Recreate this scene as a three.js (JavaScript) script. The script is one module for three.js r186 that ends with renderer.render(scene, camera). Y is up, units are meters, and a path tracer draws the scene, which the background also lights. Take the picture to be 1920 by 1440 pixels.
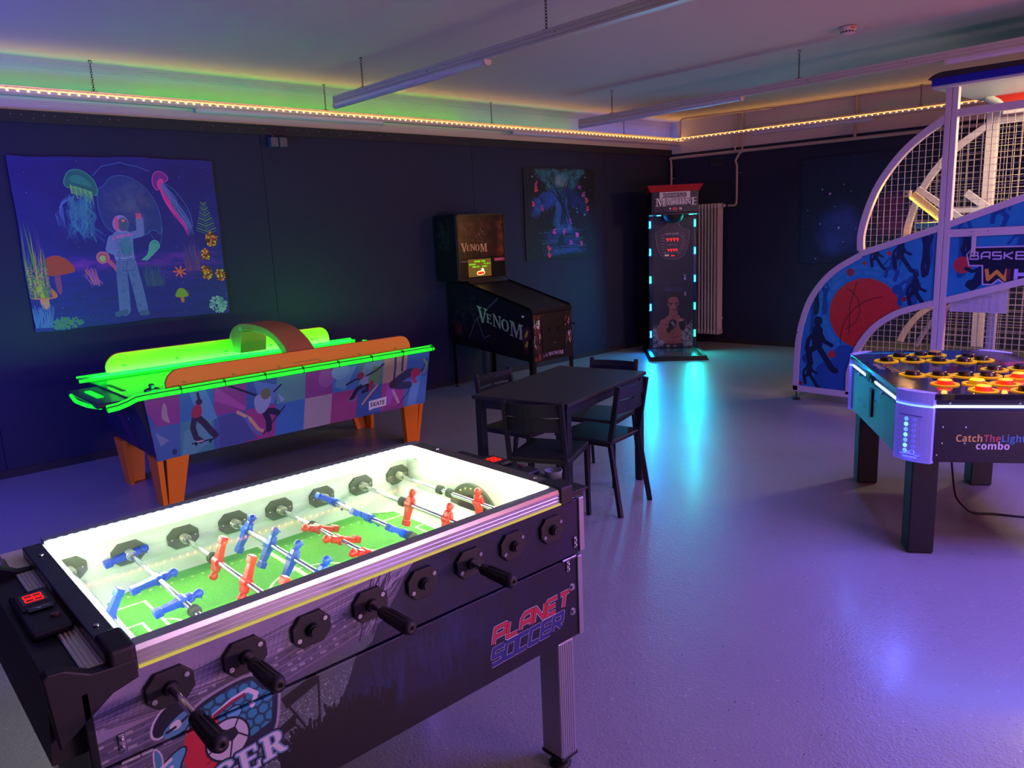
import * as THREE from 'three';
import { RoundedBoxGeometry } from 'three/addons/geometries/RoundedBoxGeometry.js';
import { mergeGeometries } from 'three/addons/utils/BufferGeometryUtils.js';
import { RectAreaLightUniformsLib } from 'three/addons/lights/RectAreaLightUniformsLib.js';

// ------------------------------------------------------------------ camera, exposure, large lights
RectAreaLightUniformsLib.init();
const scene = new THREE.Scene();
scene.background = new THREE.Color(0x000000);
const renderer = new THREE.WebGLRenderer({ antialias: true });
renderer.toneMapping = THREE.LinearToneMapping;
renderer.toneMappingExposure = 3.0;
renderer.shadowMap.enabled = true;
const camera = new THREE.PerspectiveCamera(2 * Math.atan(720 / 1432.717) * 180 / Math.PI, 1920 / 1440, 0.05, 60);
{
  const p = 0.19643, r = -0.045171, y = 0.735152;
  const fw = new THREE.Vector3(Math.sin(y) * Math.cos(p), -Math.sin(p), -Math.cos(y) * Math.cos(p));
  const rt0 = new THREE.Vector3(Math.cos(y), 0, Math.sin(y)), up0 = rt0.clone().cross(fw);
  camera.position.set(0, 1.68, 0);
  camera.up.copy(rt0).multiplyScalar(-Math.sin(r)).addScaledVector(up0, Math.cos(r));
  camera.lookAt(camera.position.clone().add(fw));
}
const POWER = {            // radiance of every kind of lamp in the room
  ceilingStrip: 5.5, cove: 9, hockey: 22, pitch: 12, seam: 130, boxing: 150, catcher: 45, hoop: 100, violet: 21, front: .7, blue: 24, magenta: 18, blush: 36,
};

// ------------------------------------------------------------------ helpers
const V = (x, y, z) => new THREE.Vector3(x, y, z);
let seed = 7;
const rnd = () => { seed = (seed * 1664525 + 1013904223) >>> 0; return seed / 4294967296; };
const rr = (a, b) => a + (b - a) * rnd();
const used = {};
function numbered(n) { const k = used[n] = (used[n] ?? -1) + 1; return k ? n + '_' + String(k).padStart(3, '0') : n; }
function thing(name, label, category, [x, y, z] = [0, 0, 0], turn = 0, group) {
  const o = new THREE.Group(); o.name = numbered(name); o.position.set(x, y, z); o.rotation.y = turn;
  o.userData = { label, category }; if (group) o.userData.group = group;
  scene.add(o); return o;
}
function part(parent, name, geo, mat, label) {
  const m = new THREE.Mesh(geo, mat); m.name = parent === scene ? numbered(name) : name; m.castShadow = m.receiveShadow = true;
  if (label) m.userData.label = label; parent.add(m); return m;
}
// a part whose shape is given in room coordinates, under a thing that is not turned
function wpart(parent, name, geo, mat, label) { geo.translate(-parent.position.x, -parent.position.y, -parent.position.z); return part(parent, name, geo, mat, label); }
function struct(name, geo, mat) { const m = part(scene, name, geo, mat); m.userData.kind = 'structure'; return m; }
const stuff = (m) => { m.userData.kind = 'stuff'; return m; };
const plain = (g) => { const n = g.index ? g.toNonIndexed() : g; for (const k of Object.keys(n.attributes)) if (!['position', 'normal', 'uv'].includes(k)) n.deleteAttribute(k); return n; };
const mg = (...a) => mergeGeometries(a.flat().map(plain));
function tf(g, x = 0, y = 0, z = 0, rx = 0, ry = 0, rz = 0) { if (rx) g.rotateX(rx); if (ry) g.rotateY(ry); if (rz) g.rotateZ(rz); return g.translate(x, y, z); }
const bx = (w, h, d, ...t) => tf(new THREE.BoxGeometry(w, h, d), ...t);
const rb = (w, h, d, r, ...t) => tf(new RoundedBoxGeometry(w, h, d, 2, Math.min(r, w / 2.01, h / 2.01, d / 2.01)), ...t);
const box2 = (x0, x1, y0, y1, z0, z1) => bx(x1 - x0, y1 - y0, z1 - z0, (x0 + x1) / 2, (y0 + y1) / 2, (z0 + z1) / 2);
const rbox2 = (x0, x1, y0, y1, z0, z1, r = .004) => rb(x1 - x0, y1 - y0, z1 - z0, r, (x0 + x1) / 2, (y0 + y1) / 2, (z0 + z1) / 2);
const cyl = (r0, r1, h, n, ...t) => tf(new THREE.CylinderGeometry(r0, r1, h, n), ...t);
const sph = (r, ...t) => tf(new THREE.SphereGeometry(r, 14, 10), ...t);
const lathe = (pts, n, ...t) => tf(new THREE.LatheGeometry(pts.map(([a, b]) => new THREE.Vector2(a, b)), n), ...t);
const tor = (R, r, ...t) => tf(new THREE.TorusGeometry(R, r, 6, 18), ...t);
const curve = (pts) => new THREE.CatmullRomCurve3(pts.map((p) => V(...p)), false, 'catmullrom', .3);
const tube = (pts, r, n = 24, s = 8) => new THREE.TubeGeometry(curve(pts), n, r, s, false);
function rod(a, b, r, n = 12) { const A = V(...a), B = V(...b), d = B.clone().sub(A), g = new THREE.CylinderGeometry(r, r, d.length(), n); g.applyQuaternion(new THREE.Quaternion().setFromUnitVectors(V(0, 1, 0), d.normalize())); const c = A.add(B).multiplyScalar(.5); return g.translate(c.x, c.y, c.z); }
// a square bar from a to b
function bar(a, b, w, h) { const A = V(...a), B = V(...b), d = B.clone().sub(A), g = new THREE.BoxGeometry(w, d.length(), h); g.applyQuaternion(new THREE.Quaternion().setFromUnitVectors(V(0, 1, 0), d.normalize())); const c = A.add(B).multiplyScalar(.5); return g.translate(c.x, c.y, c.z); }
function shape(pts, holes = []) { const s = new THREE.Shape(pts.map(([a, b]) => new THREE.Vector2(a, b))); for (const h of holes) s.holes.push(new THREE.Path(h.map(([a, b]) => new THREE.Vector2(a, b)))); return s; }
const ext = (s, depth, bevel = 0) => new THREE.ExtrudeGeometry(Array.isArray(s) ? shape(s) : s, { depth, bevelEnabled: bevel > 0, bevelSize: bevel, bevelThickness: bevel, bevelSegments: 2, steps: 1, curveSegments: 16 });
// flat projection of a print: uv runs over the rectangle u0..u1, v0..v1 of two axes
function uvRect(g, ax, ay, u0, u1, v0, v1) { const p = g.attributes.position, u = new Float32Array(p.count * 2); for (let i = 0; i < p.count; i++) { const c = [p.getX(i), p.getY(i), p.getZ(i)]; u[2 * i] = (c[ax] - u0) / (u1 - u0); u[2 * i + 1] = (c[ay] - v0) / (v1 - v0); } g.setAttribute('uv', new THREE.BufferAttribute(u, 2)); return g; }
function quadGeo(pts, uvs = [[0, 1], [1, 1], [1, 0], [0, 0]]) { // tl tr br bl
  const g = new THREE.BufferGeometry(), P = [0, 3, 2, 0, 2, 1].flatMap((k) => pts[k]), U = [0, 3, 2, 0, 2, 1].flatMap((k) => uvs[k]);
  g.setAttribute('position', new THREE.Float32BufferAttribute(P, 3)); g.setAttribute('uv', new THREE.Float32BufferAttribute(U, 2)); g.computeVertexNormals(); return g;
}
// a six-sided block from its eight corners: bottom ring, then top ring
function hexa(b, t) { const q = (a, c, d, e) => quadGeo([a, c, d, e]); return mg(q(t[0], t[1], b[1], b[0]), q(t[1], t[2], b[2], b[1]), q(t[2], t[3], b[3], b[2]), q(t[3], t[0], b[0], b[3]), q(t[3], t[2], t[1], t[0]), q(b[0], b[1], b[2], b[3])); }
const ring = (x0, x1, y, z0, z1) => [[x0, y, z1], [x1, y, z1], [x1, y, z0], [x0, y, z0]];

const C = (hex) => new THREE.Color(hex);
const std = (color, roughness = .6, metalness = 0, extra = {}) => new THREE.MeshStandardMaterial({ color: C(color), roughness, metalness, ...extra });
const glow = (color, intensity, base = 0x111111) => new THREE.MeshStandardMaterial({ color: C(base), roughness: .5, emissive: C(color), emissiveIntensity: intensity });
function canvas(w, h, draw) { const c = document.createElement('canvas'); c.width = w; c.height = h; const x = c.getContext('2d'); draw(x, w, h); const t = new THREE.CanvasTexture(c); t.colorSpace = THREE.SRGBColorSpace; t.anisotropy = 8; return t; }
const print = (map, roughness = .45, extra = {}) => new THREE.MeshStandardMaterial({ map, roughness, ...extra });
function valueNoise(n, cells, octaves, sd) { // tileable, 0..1
  const out = new Float32Array(n * n); let amp = 1, tot = 0, s0 = seed; seed = sd;
  for (let o = 0; o < octaves; o++, cells *= 2, amp *= .5) {
    const g = new Float32Array(cells * cells).map(() => rnd()); tot += amp;
    for (let j = 0; j < n; j++) { const y = j / n * cells, y0 = Math.floor(y), fy = y - y0, sy = fy * fy * (3 - 2 * fy), r0 = (y0 % cells) * cells, r1 = ((y0 + 1) % cells) * cells;
      for (let i = 0; i < n; i++) { const x = i / n * cells, x0 = Math.floor(x), fx = x - x0, sx = fx * fx * (3 - 2 * fx), a = x0 % cells, b = (x0 + 1) % cells;
        out[j * n + i] += amp * ((g[r0 + a] * (1 - sx) + g[r0 + b] * sx) * (1 - sy) + (g[r1 + a] * (1 - sx) + g[r1 + b] * sx) * sy); } }
  }
  seed = s0; for (let i = 0; i < out.length; i++) out[i] /= tot; return out;
}
function dataTex(n, f, srgb = false) { const d = new Uint8Array(n * n * 4); for (let i = 0; i < n * n; i++) { const c = f(i); d[4 * i] = c[0]; d[4 * i + 1] = c[1]; d[4 * i + 2] = c[2]; d[4 * i + 3] = 255; } const t = new THREE.DataTexture(d, n, n); t.wrapS = t.wrapT = THREE.RepeatWrapping; t.magFilter = THREE.LinearFilter; t.minFilter = THREE.LinearMipmapLinearFilter; t.generateMipmaps = true; if (srgb) t.colorSpace = THREE.SRGBColorSpace; t.needsUpdate = true; return t; }
// an area light of the size of a lamp: centre, direction of its length, direction it shines, length, width
function areaLight(parent, at, along, towards, w, h, color, intensity) {
  const L = new THREE.RectAreaLight(C(color), intensity, w, h), x = V(...along).normalize(), z = V(...towards).normalize().negate(), y = z.clone().cross(x).normalize();
  x.copy(y.clone().cross(z)); L.quaternion.setFromRotationMatrix(new THREE.Matrix4().makeBasis(x, y, z)); L.position.set(...at); L.name = 'lamp';
  parent.add(L); return L;
}
function wArea(parent, at, ...r) { const p = parent.position; return areaLight(parent, [at[0] - p.x, at[1] - p.y, at[2] - p.z], ...r); }
function pointLight(parent, at, color, intensity, radius) { const L = new THREE.PointLight(C(color), intensity); L.castShadow = true; L.shadow.radius = radius / .02; L.position.set(...at); L.name = 'lamp'; parent.add(L); return L; }

// stroke lettering: each glyph in a unit square, y down
const GLYPH = { P: [[[0, 1], [0, 0], [1, 0], [1, .55], [0, .55]]], L: [[[0, 0], [0, 1], [1, 1]]], A: [[[0, 1], [0, .25], [.25, 0], [1, 0], [1, 1]], [[0, .62], [1, .62]]], N: [[[0, 1], [0, 0], [1, 1], [1, 0]]], E: [[[1, 0], [0, 0], [0, 1], [1, 1]], [[0, .5], [.9, .5]]], T: [[[0, 0], [1, 0]], [[.5, 0], [.5, 1]]], S: [[[1, 0], [0, 0], [0, .5], [1, .5], [1, 1], [0, 1]]], O: [[[0, 0], [1, 0], [1, 1], [0, 1], [0, 0]]], C: [[[1, 0], [0, 0], [0, 1], [1, 1]]], R: [[[0, 1], [0, 0], [1, 0], [1, .55], [0, .55]], [[.45, .55], [1, 1]]], B: [[[0, .5], [0, 0], [.9, 0], [.9, .5], [0, .5], [0, 1], [1, 1], [1, .5]]], K: [[[0, 0], [0, 1]], [[1, 0], [.1, .5], [1, 1]]], W: [[[0, 0], [.1, 1], [.5, .25], [.9, 1], [1, 0]]], I: [[[.5, 0], [.5, 1]]], H: [[[0, 0], [0, 1]], [[1, 0], [1, 1]], [[0, .5], [1, .5]]] };
function strokeText(x, str, x0, y0, w, h, gap, skew, layers) {
  for (const [lw, style] of layers) { x.lineWidth = lw; x.strokeStyle = style; x.lineJoin = 'round'; x.lineCap = 'butt';
    [...str].forEach((ch, i) => { for (const l of GLYPH[ch]) { x.beginPath(); l.forEach(([a, b], k) => { const px = x0 + i * (w + gap) + a * w + (1 - b) * skew, py = y0 + b * h; k ? x.lineTo(px, py) : x.moveTo(px, py); }); x.stroke(); } }); }
}
function poly(x, pts, fill, stroke, lw) { x.beginPath(); pts.forEach(([a, b], i) => i ? x.lineTo(a, b) : x.moveTo(a, b)); x.closePath(); if (fill) { x.fillStyle = fill; x.fill(); } if (stroke) { x.strokeStyle = stroke; x.lineWidth = lw; x.stroke(); } }
function blob(x, pts, fill, stroke, lw) { // smooth closed outline
  x.beginPath(); const n = pts.length, mid = (i) => [(pts[i % n][0] + pts[(i + 1) % n][0]) / 2, (pts[i % n][1] + pts[(i + 1) % n][1]) / 2]; x.moveTo(...mid(n - 1));
  for (let i = 0; i < n; i++) { const m = mid(i); x.quadraticCurveTo(pts[i][0], pts[i][1], m[0], m[1]); } x.closePath(); if (fill) { x.fillStyle = fill; x.fill(); } if (stroke) { x.strokeStyle = stroke; x.lineWidth = lw; x.stroke(); }
}
function line(x, pts, style, lw) { x.beginPath(); pts.forEach(([a, b], i) => i ? x.lineTo(a, b) : x.moveTo(a, b)); x.strokeStyle = style; x.lineWidth = lw; x.lineCap = x.lineJoin = 'round'; x.stroke(); }
function wisp(x, pts, style, lw) { x.beginPath(); x.moveTo(...pts[0]); for (let i = 1; i < pts.length - 1; i++) x.quadraticCurveTo(pts[i][0], pts[i][1], (pts[i][0] + pts[i + 1][0]) / 2, (pts[i][1] + pts[i + 1][1]) / 2); x.lineTo(...pts[pts.length - 1]); x.strokeStyle = style; x.lineWidth = lw; x.lineCap = x.lineJoin = 'round'; x.stroke(); }
function blade(x, ax, ay, bx_, by, w, bend, fill) { const mx = (ax + bx_) / 2 + bend, my = (ay + by) / 2; x.beginPath(); x.moveTo(ax - w, ay); x.quadraticCurveTo(mx - w, my, bx_, by); x.quadraticCurveTo(mx + w, my, ax + w, ay); x.closePath(); x.fillStyle = fill; x.fill(); }
function disc(x, cx, cy, rx, fill, ry = rx, rot = 0) { x.beginPath(); x.ellipse(cx, cy, rx, ry, rot, 0, 7); x.fillStyle = fill; x.fill(); }
function text(x, s, px, py, size, fill, font = 'sans-serif', weight = 'bold', align = 'center', rot = 0, sx = 1) { x.save(); x.translate(px, py); x.rotate(rot); x.scale(sx, 1); x.font = `${weight} ${size}px ${font}`; x.textAlign = align; x.textBaseline = 'middle'; x.fillStyle = fill; x.fillText(s, 0, 0); x.restore(); }
// a limbed figure in silhouette: joints joined with round strokes
function figure(x, fill, limbs, head) { for (const [w, ...p] of limbs) line(x, p, fill, w); if (head) disc(x, head[0], head[1], head[2], fill); }
// ------------------------------------------------------------------ the room
const N1 = valueNoise(512, 8, 6, 11), N2 = valueNoise(512, 64, 3, 23);
const peel = dataTex(512, (i) => { const v = 255 * N2[i]; return [v, v, v]; });
const plasterBump = dataTex(512, (i) => { const v = 255 * (.4 * N1[i] + .6 * N2[i]); return [v, v, v]; });
function rep(t, x, y) { const c = t.clone(); c.repeat.set(x, y); c.needsUpdate = true; return c; }
function metric(g, s = 1) { // box mapping, uv in metres / s
  const p = g.attributes.position, n = g.attributes.normal, u = new Float32Array(p.count * 2);
  for (let i = 0; i < p.count; i++) { const X = Math.abs(n.getX(i)), Y = Math.abs(n.getY(i)), Z = Math.abs(n.getZ(i)); u[2 * i] = (X > Y && X > Z ? p.getZ(i) : p.getX(i)) / s; u[2 * i + 1] = (Y > X && Y > Z ? p.getZ(i) : p.getY(i)) / s; }
  g.setAttribute('uv', new THREE.BufferAttribute(u, 2)); return g;
}
const H = 3.096, ZW = -6.80;
const bwx = (z) => 9.4 + .1 * (z + 6.8);          // the end wall runs a little askew
const floorMap = canvas(2048, 2048, (x, w) => {
  x.fillStyle = '#8d8b92'; x.fillRect(0, 0, w, w); seed = 91;
  for (let i = 0; i < 900; i++) disc(x, rr(0, w), rr(0, w), rr(12, 70), `rgba(${rnd() < .5 ? '120,118,126' : '152,150,156'},.05)`);
  for (let i = 0; i < 1500; i++) disc(x, rr(0, w), rr(0, w), rr(.7, 2.1), rnd() < .55 ? '#1b1a20' : '#e9e7f0', rr(.7, 1.7), rr(0, 3));
  for (let i = 0; i < 60; i++) disc(x, rr(0, w), rr(0, w), rr(1.6, 3), '#121217', rr(1.5, 2.4), rr(0, 3));
});
floorMap.wrapS = floorMap.wrapT = THREE.RepeatWrapping;
const floorMat = new THREE.MeshPhysicalMaterial({ map: floorMap, roughness: .33, bumpMap: rep(peel, 5, 5), bumpScale: .0016, clearcoat: .25, clearcoatRoughness: .2 });
struct('floor', metric(box2(-4.2, 11.2, -.2, 0, -7.1, 4.6), 2.4), floorMat);
const white = std(0xb9b4ae, .85, 0, { bumpMap: plasterBump, bumpScale: .001 });
struct('ceiling', metric(box2(-4.2, 11.2, H, H + .2, -7.1, 4.6), .8), white);
const dark = std(0x171b3a, .8, 0, { bumpMap: plasterBump, bumpScale: .0006 });
{ // left wall: painted boards to 2.72 m, pale plaster band above
  const w = new THREE.Group(); w.name = 'wall_left'; w.userData.kind = 'structure'; scene.add(w);
  part(w, 'plaster_band', metric(box2(-4.2, 9.6, 2.6, H, ZW - .2, ZW - .012), .6), white);
  const seams = [-4.2, -1.2, .9, 3.225, 5.70, 7.95, 9.6];
  for (let i = 0; i < 6; i++) part(w, 'board', metric(box2(seams[i] + .002, seams[i + 1] - .002, 0, 2.70, ZW - .2, ZW), .6), dark);
}
const darkTrim = std(0x201d26, .75);
{ // capping board of the dark wall with its nail heads
  const t = new THREE.Group(); t.name = 'trim_1'; t.userData.kind = 'structure'; scene.add(t);
  part(t, 'capping_board', rbox2(-4.2, 9.42, 2.635, 2.722, ZW - .01, ZW + .022, .003), darkTrim);
  const nail = cyl(.006, .006, .004, 8, 0, 0, 0, Math.PI / 2), nm = std(0x5b5870, .4, .6); seed = 5;
  for (let k = 0; k < 34; k++) { const m = part(t, 'nail_head', nail, nm); m.position.set(1.0 + k * .075 * (1 + .5 * (k > 14)) + rr(-.01, .01), k % 3 ? 2.69 : 2.665, ZW + .023); }
}
struct('trim_2', mg(box2(-4.2, 9.6, H - .022, H, ZW - .02, ZW + .03), box2(-4.2, 9.6, H - .05, H - .022, ZW - .02, ZW + .012), box2(-4.2, 9.6, H - .062, H - .05, ZW - .02, ZW + .004)), white);
struct('baseboard_left', rbox2(-4.2, 9.42, 0, .06, ZW - .01, ZW + .014, .003), darkTrim);
const wallTurn = Math.atan2(.1, 1);               // turn of things that run along the end wall
{
  const w = new THREE.Group(); w.name = 'wall_back'; w.userData.kind = 'structure'; w.position.set(bwx(-1.2), 0, -1.2); w.rotation.y = wallTurn; scene.add(w);
  part(w, 'painted_wall', metric(box2(0, .2, 0, 2.66, -6.2, 6), .6), dark);
  part(w, 'plaster_band', metric(box2(.008, .2, 2.66, H, -6.2, 6), .6), white);
}
struct('baseboard_back', tf(rbox2(-.014, .01, 0, .06, -5.6, 6, .003), bwx(-1.2), 0, -1.2, 0, wallTurn), darkTrim);
struct('wall_right', metric(box2(-4.2, 11.2, 0, H, 4.4, 4.6), .6), dark);
struct('wall_front', metric(box2(-4.2, -4, 0, H, -7.1, 4.6), .6), dark);

// ------------------------------------------------------------------ batten lights on chains
const enamel = std(0xb7aea4, .5), lensMat = std(0xbdb6c4, .3), ironMat = std(0x3a3432, .45, .8);
const linkGeo = (() => { const g = tor(.0075, .0018); g.scale(1, 1.5, 1); return g; })();
function chain(parent, x, y0, y1, z) { // alternate links from y0 up to a hook at y1
  const gs = []; for (let y = y0 + .008, i = 0; y < y1 - .02; y += .0185, i++) gs.push(tf(linkGeo.clone(), x, y, z, 0, i % 2 ? Math.PI / 2 : 0));
  part(parent, 'chain', mg(gs), ironMat);
  part(parent, 'ceiling_hook', mg(tor(.011, .002, x, y1 - .012, z, 0, Math.PI / 2), cyl(.012, .012, .004, 12, x, y1 - .002, z)), ironMat);
  part(parent, 'hanger', rb(.03, .008, .05, .002, x, y0 + .004, z), ironMat);
}
// a batten along local z from a to b, its top at y = 0; lens = [from, to] pieces below the tray
function batten(name, label, pos, turn, a, b, lens, chains, top = 2.865) {
  const t = thing(name, label, 'ceiling light', [pos[0], top, pos[1]], turn, 'batten lights on chains');
  const s = shape([[-.03, 0], [.03, 0], [.03, -.018], [.027, -.021], [.03, -.024], [.03, -.044], [.026, -.047], [.03, -.05], [.03, -.064], [-.03, -.064], [-.03, -.05], [-.026, -.047], [-.03, -.044], [-.03, -.024], [-.027, -.021], [-.03, -.018]]);
  part(t, 'gear_tray', tf(ext(s, b - a), 0, 0, a), enamel);
  const prof = []; for (let i = 0; i <= 10; i++) { const q = Math.PI * i / 10; prof.push([-.031 * Math.cos(q), -.064 - .034 * Math.sin(q) ** .7]); }
  for (const [c, d] of lens) { part(t, 'diffuser', tf(ext(prof, d - c), 0, 0, c), lensMat); for (const e of [c, d]) part(t, 'end_cap', tf(ext(prof.map(([x, y]) => [x * 1.06, -.064 + (y + .064) * 1.06]), .02), 0, 0, e - .01), enamel); }
  part(t, 'end_plate', rb(.062, .066, .004, .001, 0, -.032, a), enamel);
  for (const c of chains) { chain(t, 0, 0, H - top, c); for (const q of [.1, .9]) part(t, 'screw', sph(.005, -.031, -.03, c + q), std(0x8a7f70, .3, .8)); }
  return t;
}
batten('batten_light', 'pale batten light hanging on chains, the nearer of two, reaching out of the frame', [3.55, 0], 0, -5.98, 2.2, [[-5.98, -4.03], [-.6, 1.4]], [-5.55, -3.47, -1.0]);
batten('batten_light', 'second batten light on chains, above the boxing machine side of the ceiling', [6.6, 0], 0, -5.98, 2.2, [[-5.97, -3.98], [-2.25, -.2]], [-5.52, -3.43, -1.3]);
batten('batten_light', 'long batten along the left wall with a row of warm glowing diodes', [0, -6.665], Math.PI / 2, -2.2, 9.62, [[2.62, 4.45], [6.2, 9.6]], [1.86, 3.84, 5.9, 8.2]);
{ // coloured diodes on the back of that batten wash the wall band and the ceiling edge
  const t = thing('led_strip', 'green and blue diode strip on the back of the left batten', 'light strip', [0, 2.851, -6.699]);
  for (const [a, b, c] of [[-1, 2.2, 0x10e090], [2.2, 5.6, 0x06ff50], [5.6, 7.4, 0x0ac8a0], [7.4, 9.5, 0x1a70ff]]) { part(t, 'led_tape', box2(a + .002, b - .002, -.004, .004, 0, .003), glow(c, .1, 0x303030)); areaLight(t, [(a + b) / 2, 0, -.003], [1, 0, 0], [0, 1, -.5], b - a, .01, c, POWER.cove); }
}
const B4 = Math.PI + wallTurn;
batten('batten_light', 'batten along the end wall carrying the diode strip behind the basketball frame', [bwx(-5.5) - .16, -5.5], wallTurn, 0, 6.2, [[.02, 1.5]], [2.0, 4.2]);

// ------------------------------------------------------------------ warm diode strips
const ledGeo = rb(.013, .012, .007, .003), ledMat = glow(0xffd488, 1.25, 0xfff0d0), ledRed = glow(0xff5a24, .6, 0xffc090), tapeMat = std(0xd8cdb4, .35);
function diodeStrip(label, pos, turn, len, pitch, y) { // along local x, facing local z
  const t = thing('led_strip', label, 'light strip', [pos[0], y, pos[1]], turn, 'warm diode strips under the ceiling');
  part(t, 'led_tape', bx(len, .034, .004, len / 2, 0, -.002), tapeMat);
  const n = Math.floor(len / pitch), chip = rb(.007, .009, .006, .002);
  for (let i = 0; i < n; i++) { const x = (i + .5) * pitch; const d = part(t, 'led', ledGeo, ledMat); d.position.set(x, -.002, .003); const e = part(d, 'led_die', chip, ledRed); e.position.set(-.007, .009, .001); }
  for (let i = 0, k = Math.ceil(len / 1.5); i < k; i++) { const w = len / k; areaLight(t, [(i + .5) * w, 0, .012], [1, 0, 0], [0, .93, .37], w, .02, 0xffb650, POWER.ceilingStrip); }
  return t;
}
diodeStrip('row of warm glowing diodes on the batten along the left wall', [1.05, -6.632], 0, 8.5, .066, 2.833);
diodeStrip('row of warm diodes running from the corner along the end wall', [bwx(-6.6) - .2, -6.6], wallTurn - Math.PI / 2, 5.6, .066, 2.833);

// ------------------------------------------------------------------ pipes, radiator and small fittings
const pipeMat = std(0xa9988e, .45);
const WX = (z, off = 0) => bwx(z) - off;
{
  const t = thing('heating_pipe', 'pale heating pipe along the top of the end wall with two drops to the radiator', 'pipe', [WX(-5, .06), 0, -5]);
  const P = (z, y, off = .06) => [WX(z, off), y, z];
  wpart(t, 'main_pipe', tube([P(-6.76, 2.6), P(-5, 2.6), P(-3, 2.6), P(-1, 2.6)], .021, 20), pipeMat);
  wpart(t, 'drop_pipe', tube([P(-6.77, 2.6, .06), P(-6.75, 2.585, .07), P(-6.73, 2.5, .08), P(-6.73, 2.1, .08), P(-6.72, 1.7, .08)], .015, 30), pipeMat);
  wpart(t, 'drop_pipe', tube([P(-5.62, 2.6), P(-5.7, 2.58, .07), P(-5.76, 2.48, .08), P(-5.74, 2.4, .08), P(-5.74, 1.96, .08), P(-5.76, 1.9, .08), P(-5.86, 1.9, .08)], .015, 40), pipeMat);
  for (const z of [-5.74, -6.73]) wpart(t, 'pipe_clip', mg(tor(.018, .004, WX(z, .08), 2.32, z, Math.PI / 2), rod([WX(z, .08), 2.32, z + .02], [WX(z, .08), 2.32, z + .06], .004)), pipeMat);
  for (const z of [-5.78, -5.68]) wpart(t, 'riser', rod(P(z, 2.61), P(z, H - .002, .06), .011), pipeMat);
  const r = thing('heating_pipe', 'thin pale riser from the pipe to the ceiling beyond the corner, by the galaxy print', 'pipe', [WX(-4.25, .04), 0, -4.25]);
  wpart(r, 'riser', rod(P(-4.25, 2.61), P(-4.25, H, .04), .016), pipeMat); wpart(r, 'pipe_socket', cyl(.024, .024, .05, 12, WX(-4.25, .04), 2.9, -4.25), pipeMat);
}
{
  const t = thing('cable_conduit', 'thin conduit bent across the ceiling corner above the diode strip', 'pipe', [9.0, H, -6.4]);
  wpart(t, 'conduit', tube([[9.05, 2.84, -6.38], [9.05, 3.0, -6.38], [9.05, 3.06, -6.37], [9.1, 3.075, -6.3], [9.3, 3.08, -5.7], [9.42, 3.08, -5.25]], .011, 40), pipeMat);
}
{
  const t = thing('radiator', 'tall pale column radiator on the dark end wall beside the boxing machine', 'radiator', [9.28, .14, -6.1], wallTurn);
  const m = std(0xb3a9ac, .4), col = mg([-.055, -.018, .018, .055].map((x) => cyl(.0135, .0135, 1.70, 10, x, .9, 0)), [.04, 1.76].map((y) => rb(.15, .075, .044, .02, 0, y, 0)));
  for (let k = 0; k < 9; k++) { const p = part(t, 'radiator_column', col, m); p.position.z = -.19 + k * .0475; }
  for (const z of [-.12, .15]) part(t, 'wall_bracket', box2(.05, .17, .2, .23, z - .01, z + .01), m);
  part(t, 'valve', mg(cyl(.018, .018, .06, 12, 0, 1.76, .215, Math.PI / 2), sph(.022, 0, 1.76, .25)), m);
}
{
  const t = thing('vent_grille', 'small slatted vent grille high on the dark end wall', 'vent', [WX(-6.07, .01), 2.5, -6.07], wallTurn - Math.PI / 2);
  const m = std(0x3c3a46, .5); part(t, 'grille_frame', mg(box2(-.09, .09, .045, .055, -.005, .01), box2(-.09, .09, -.055, -.045, -.005, .01), box2(-.09, -.082, -.055, .055, -.005, .01), box2(.082, .09, -.055, .055, -.005, .01)), m);
  for (let k = 0; k < 9; k++) part(t, 'slat', box2(-.07 + k * .0175 - .003, -.07 + k * .0175 + .003, -.045, .045, -.004, .007), m);
}
{
  const t = thing('spot_lamp', 'small dark twin clamp lamp, unlit, hung from the capping board of the left wall', 'lamp', [3.36, 2.57, ZW + .06]);
  const m = std(0x4a4658, .5); part(t, 'lamp_body', rb(.075, .085, .07, .008, -.042, 0, 0), m); part(t, 'lamp_body', rb(.075, .085, .07, .008, .042, 0, .004), m); part(t, 'bracket', tube([[-.03, .045, 0], [-.04, .07, -.02], [-.07, .085, -.04]], .005, 10), m);
}
{
  const t = thing('smoke_detector', 'round smoke detector on the ceiling with a small orange number tag', 'smoke detector', [6.15, H, -2.81]);
  const m = std(0xb8b0ac, .5); part(t, 'base', lathe([[.001, 0], [.062, 0], [.062, -.012], [.055, -.03], [.053, -.034]], 32), m);
  part(t, 'sensing_chamber', lathe([[.048, -.034], [.048, -.046]], 32), std(0x2a2022, .6)); part(t, 'cover', lathe([[.001, -.062], [.03, -.06], [.052, -.05], [.053, -.046], [.047, -.046]], 32), m);
  for (let k = 0; k < 14; k++) { const q = k / 14 * 6.283; part(t, 'fin', bx(.004, .013, .008, .05 * Math.cos(q), -.04, .05 * Math.sin(q), 0, -q), m); }
  const tag = canvas(128, 96, (x, w, h) => { x.fillStyle = '#d2761c'; x.fillRect(0, 0, w, h); text(x, '5.1', 64, 50, 66, '#3a1608'); });
  const q = -.86; part(t, 'number_tag', bx(.036, .024, .002, -.0595 * Math.sin(.52), -.0155, .0595 * Math.cos(.52), 0, -.52), print(tag));
}
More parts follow.
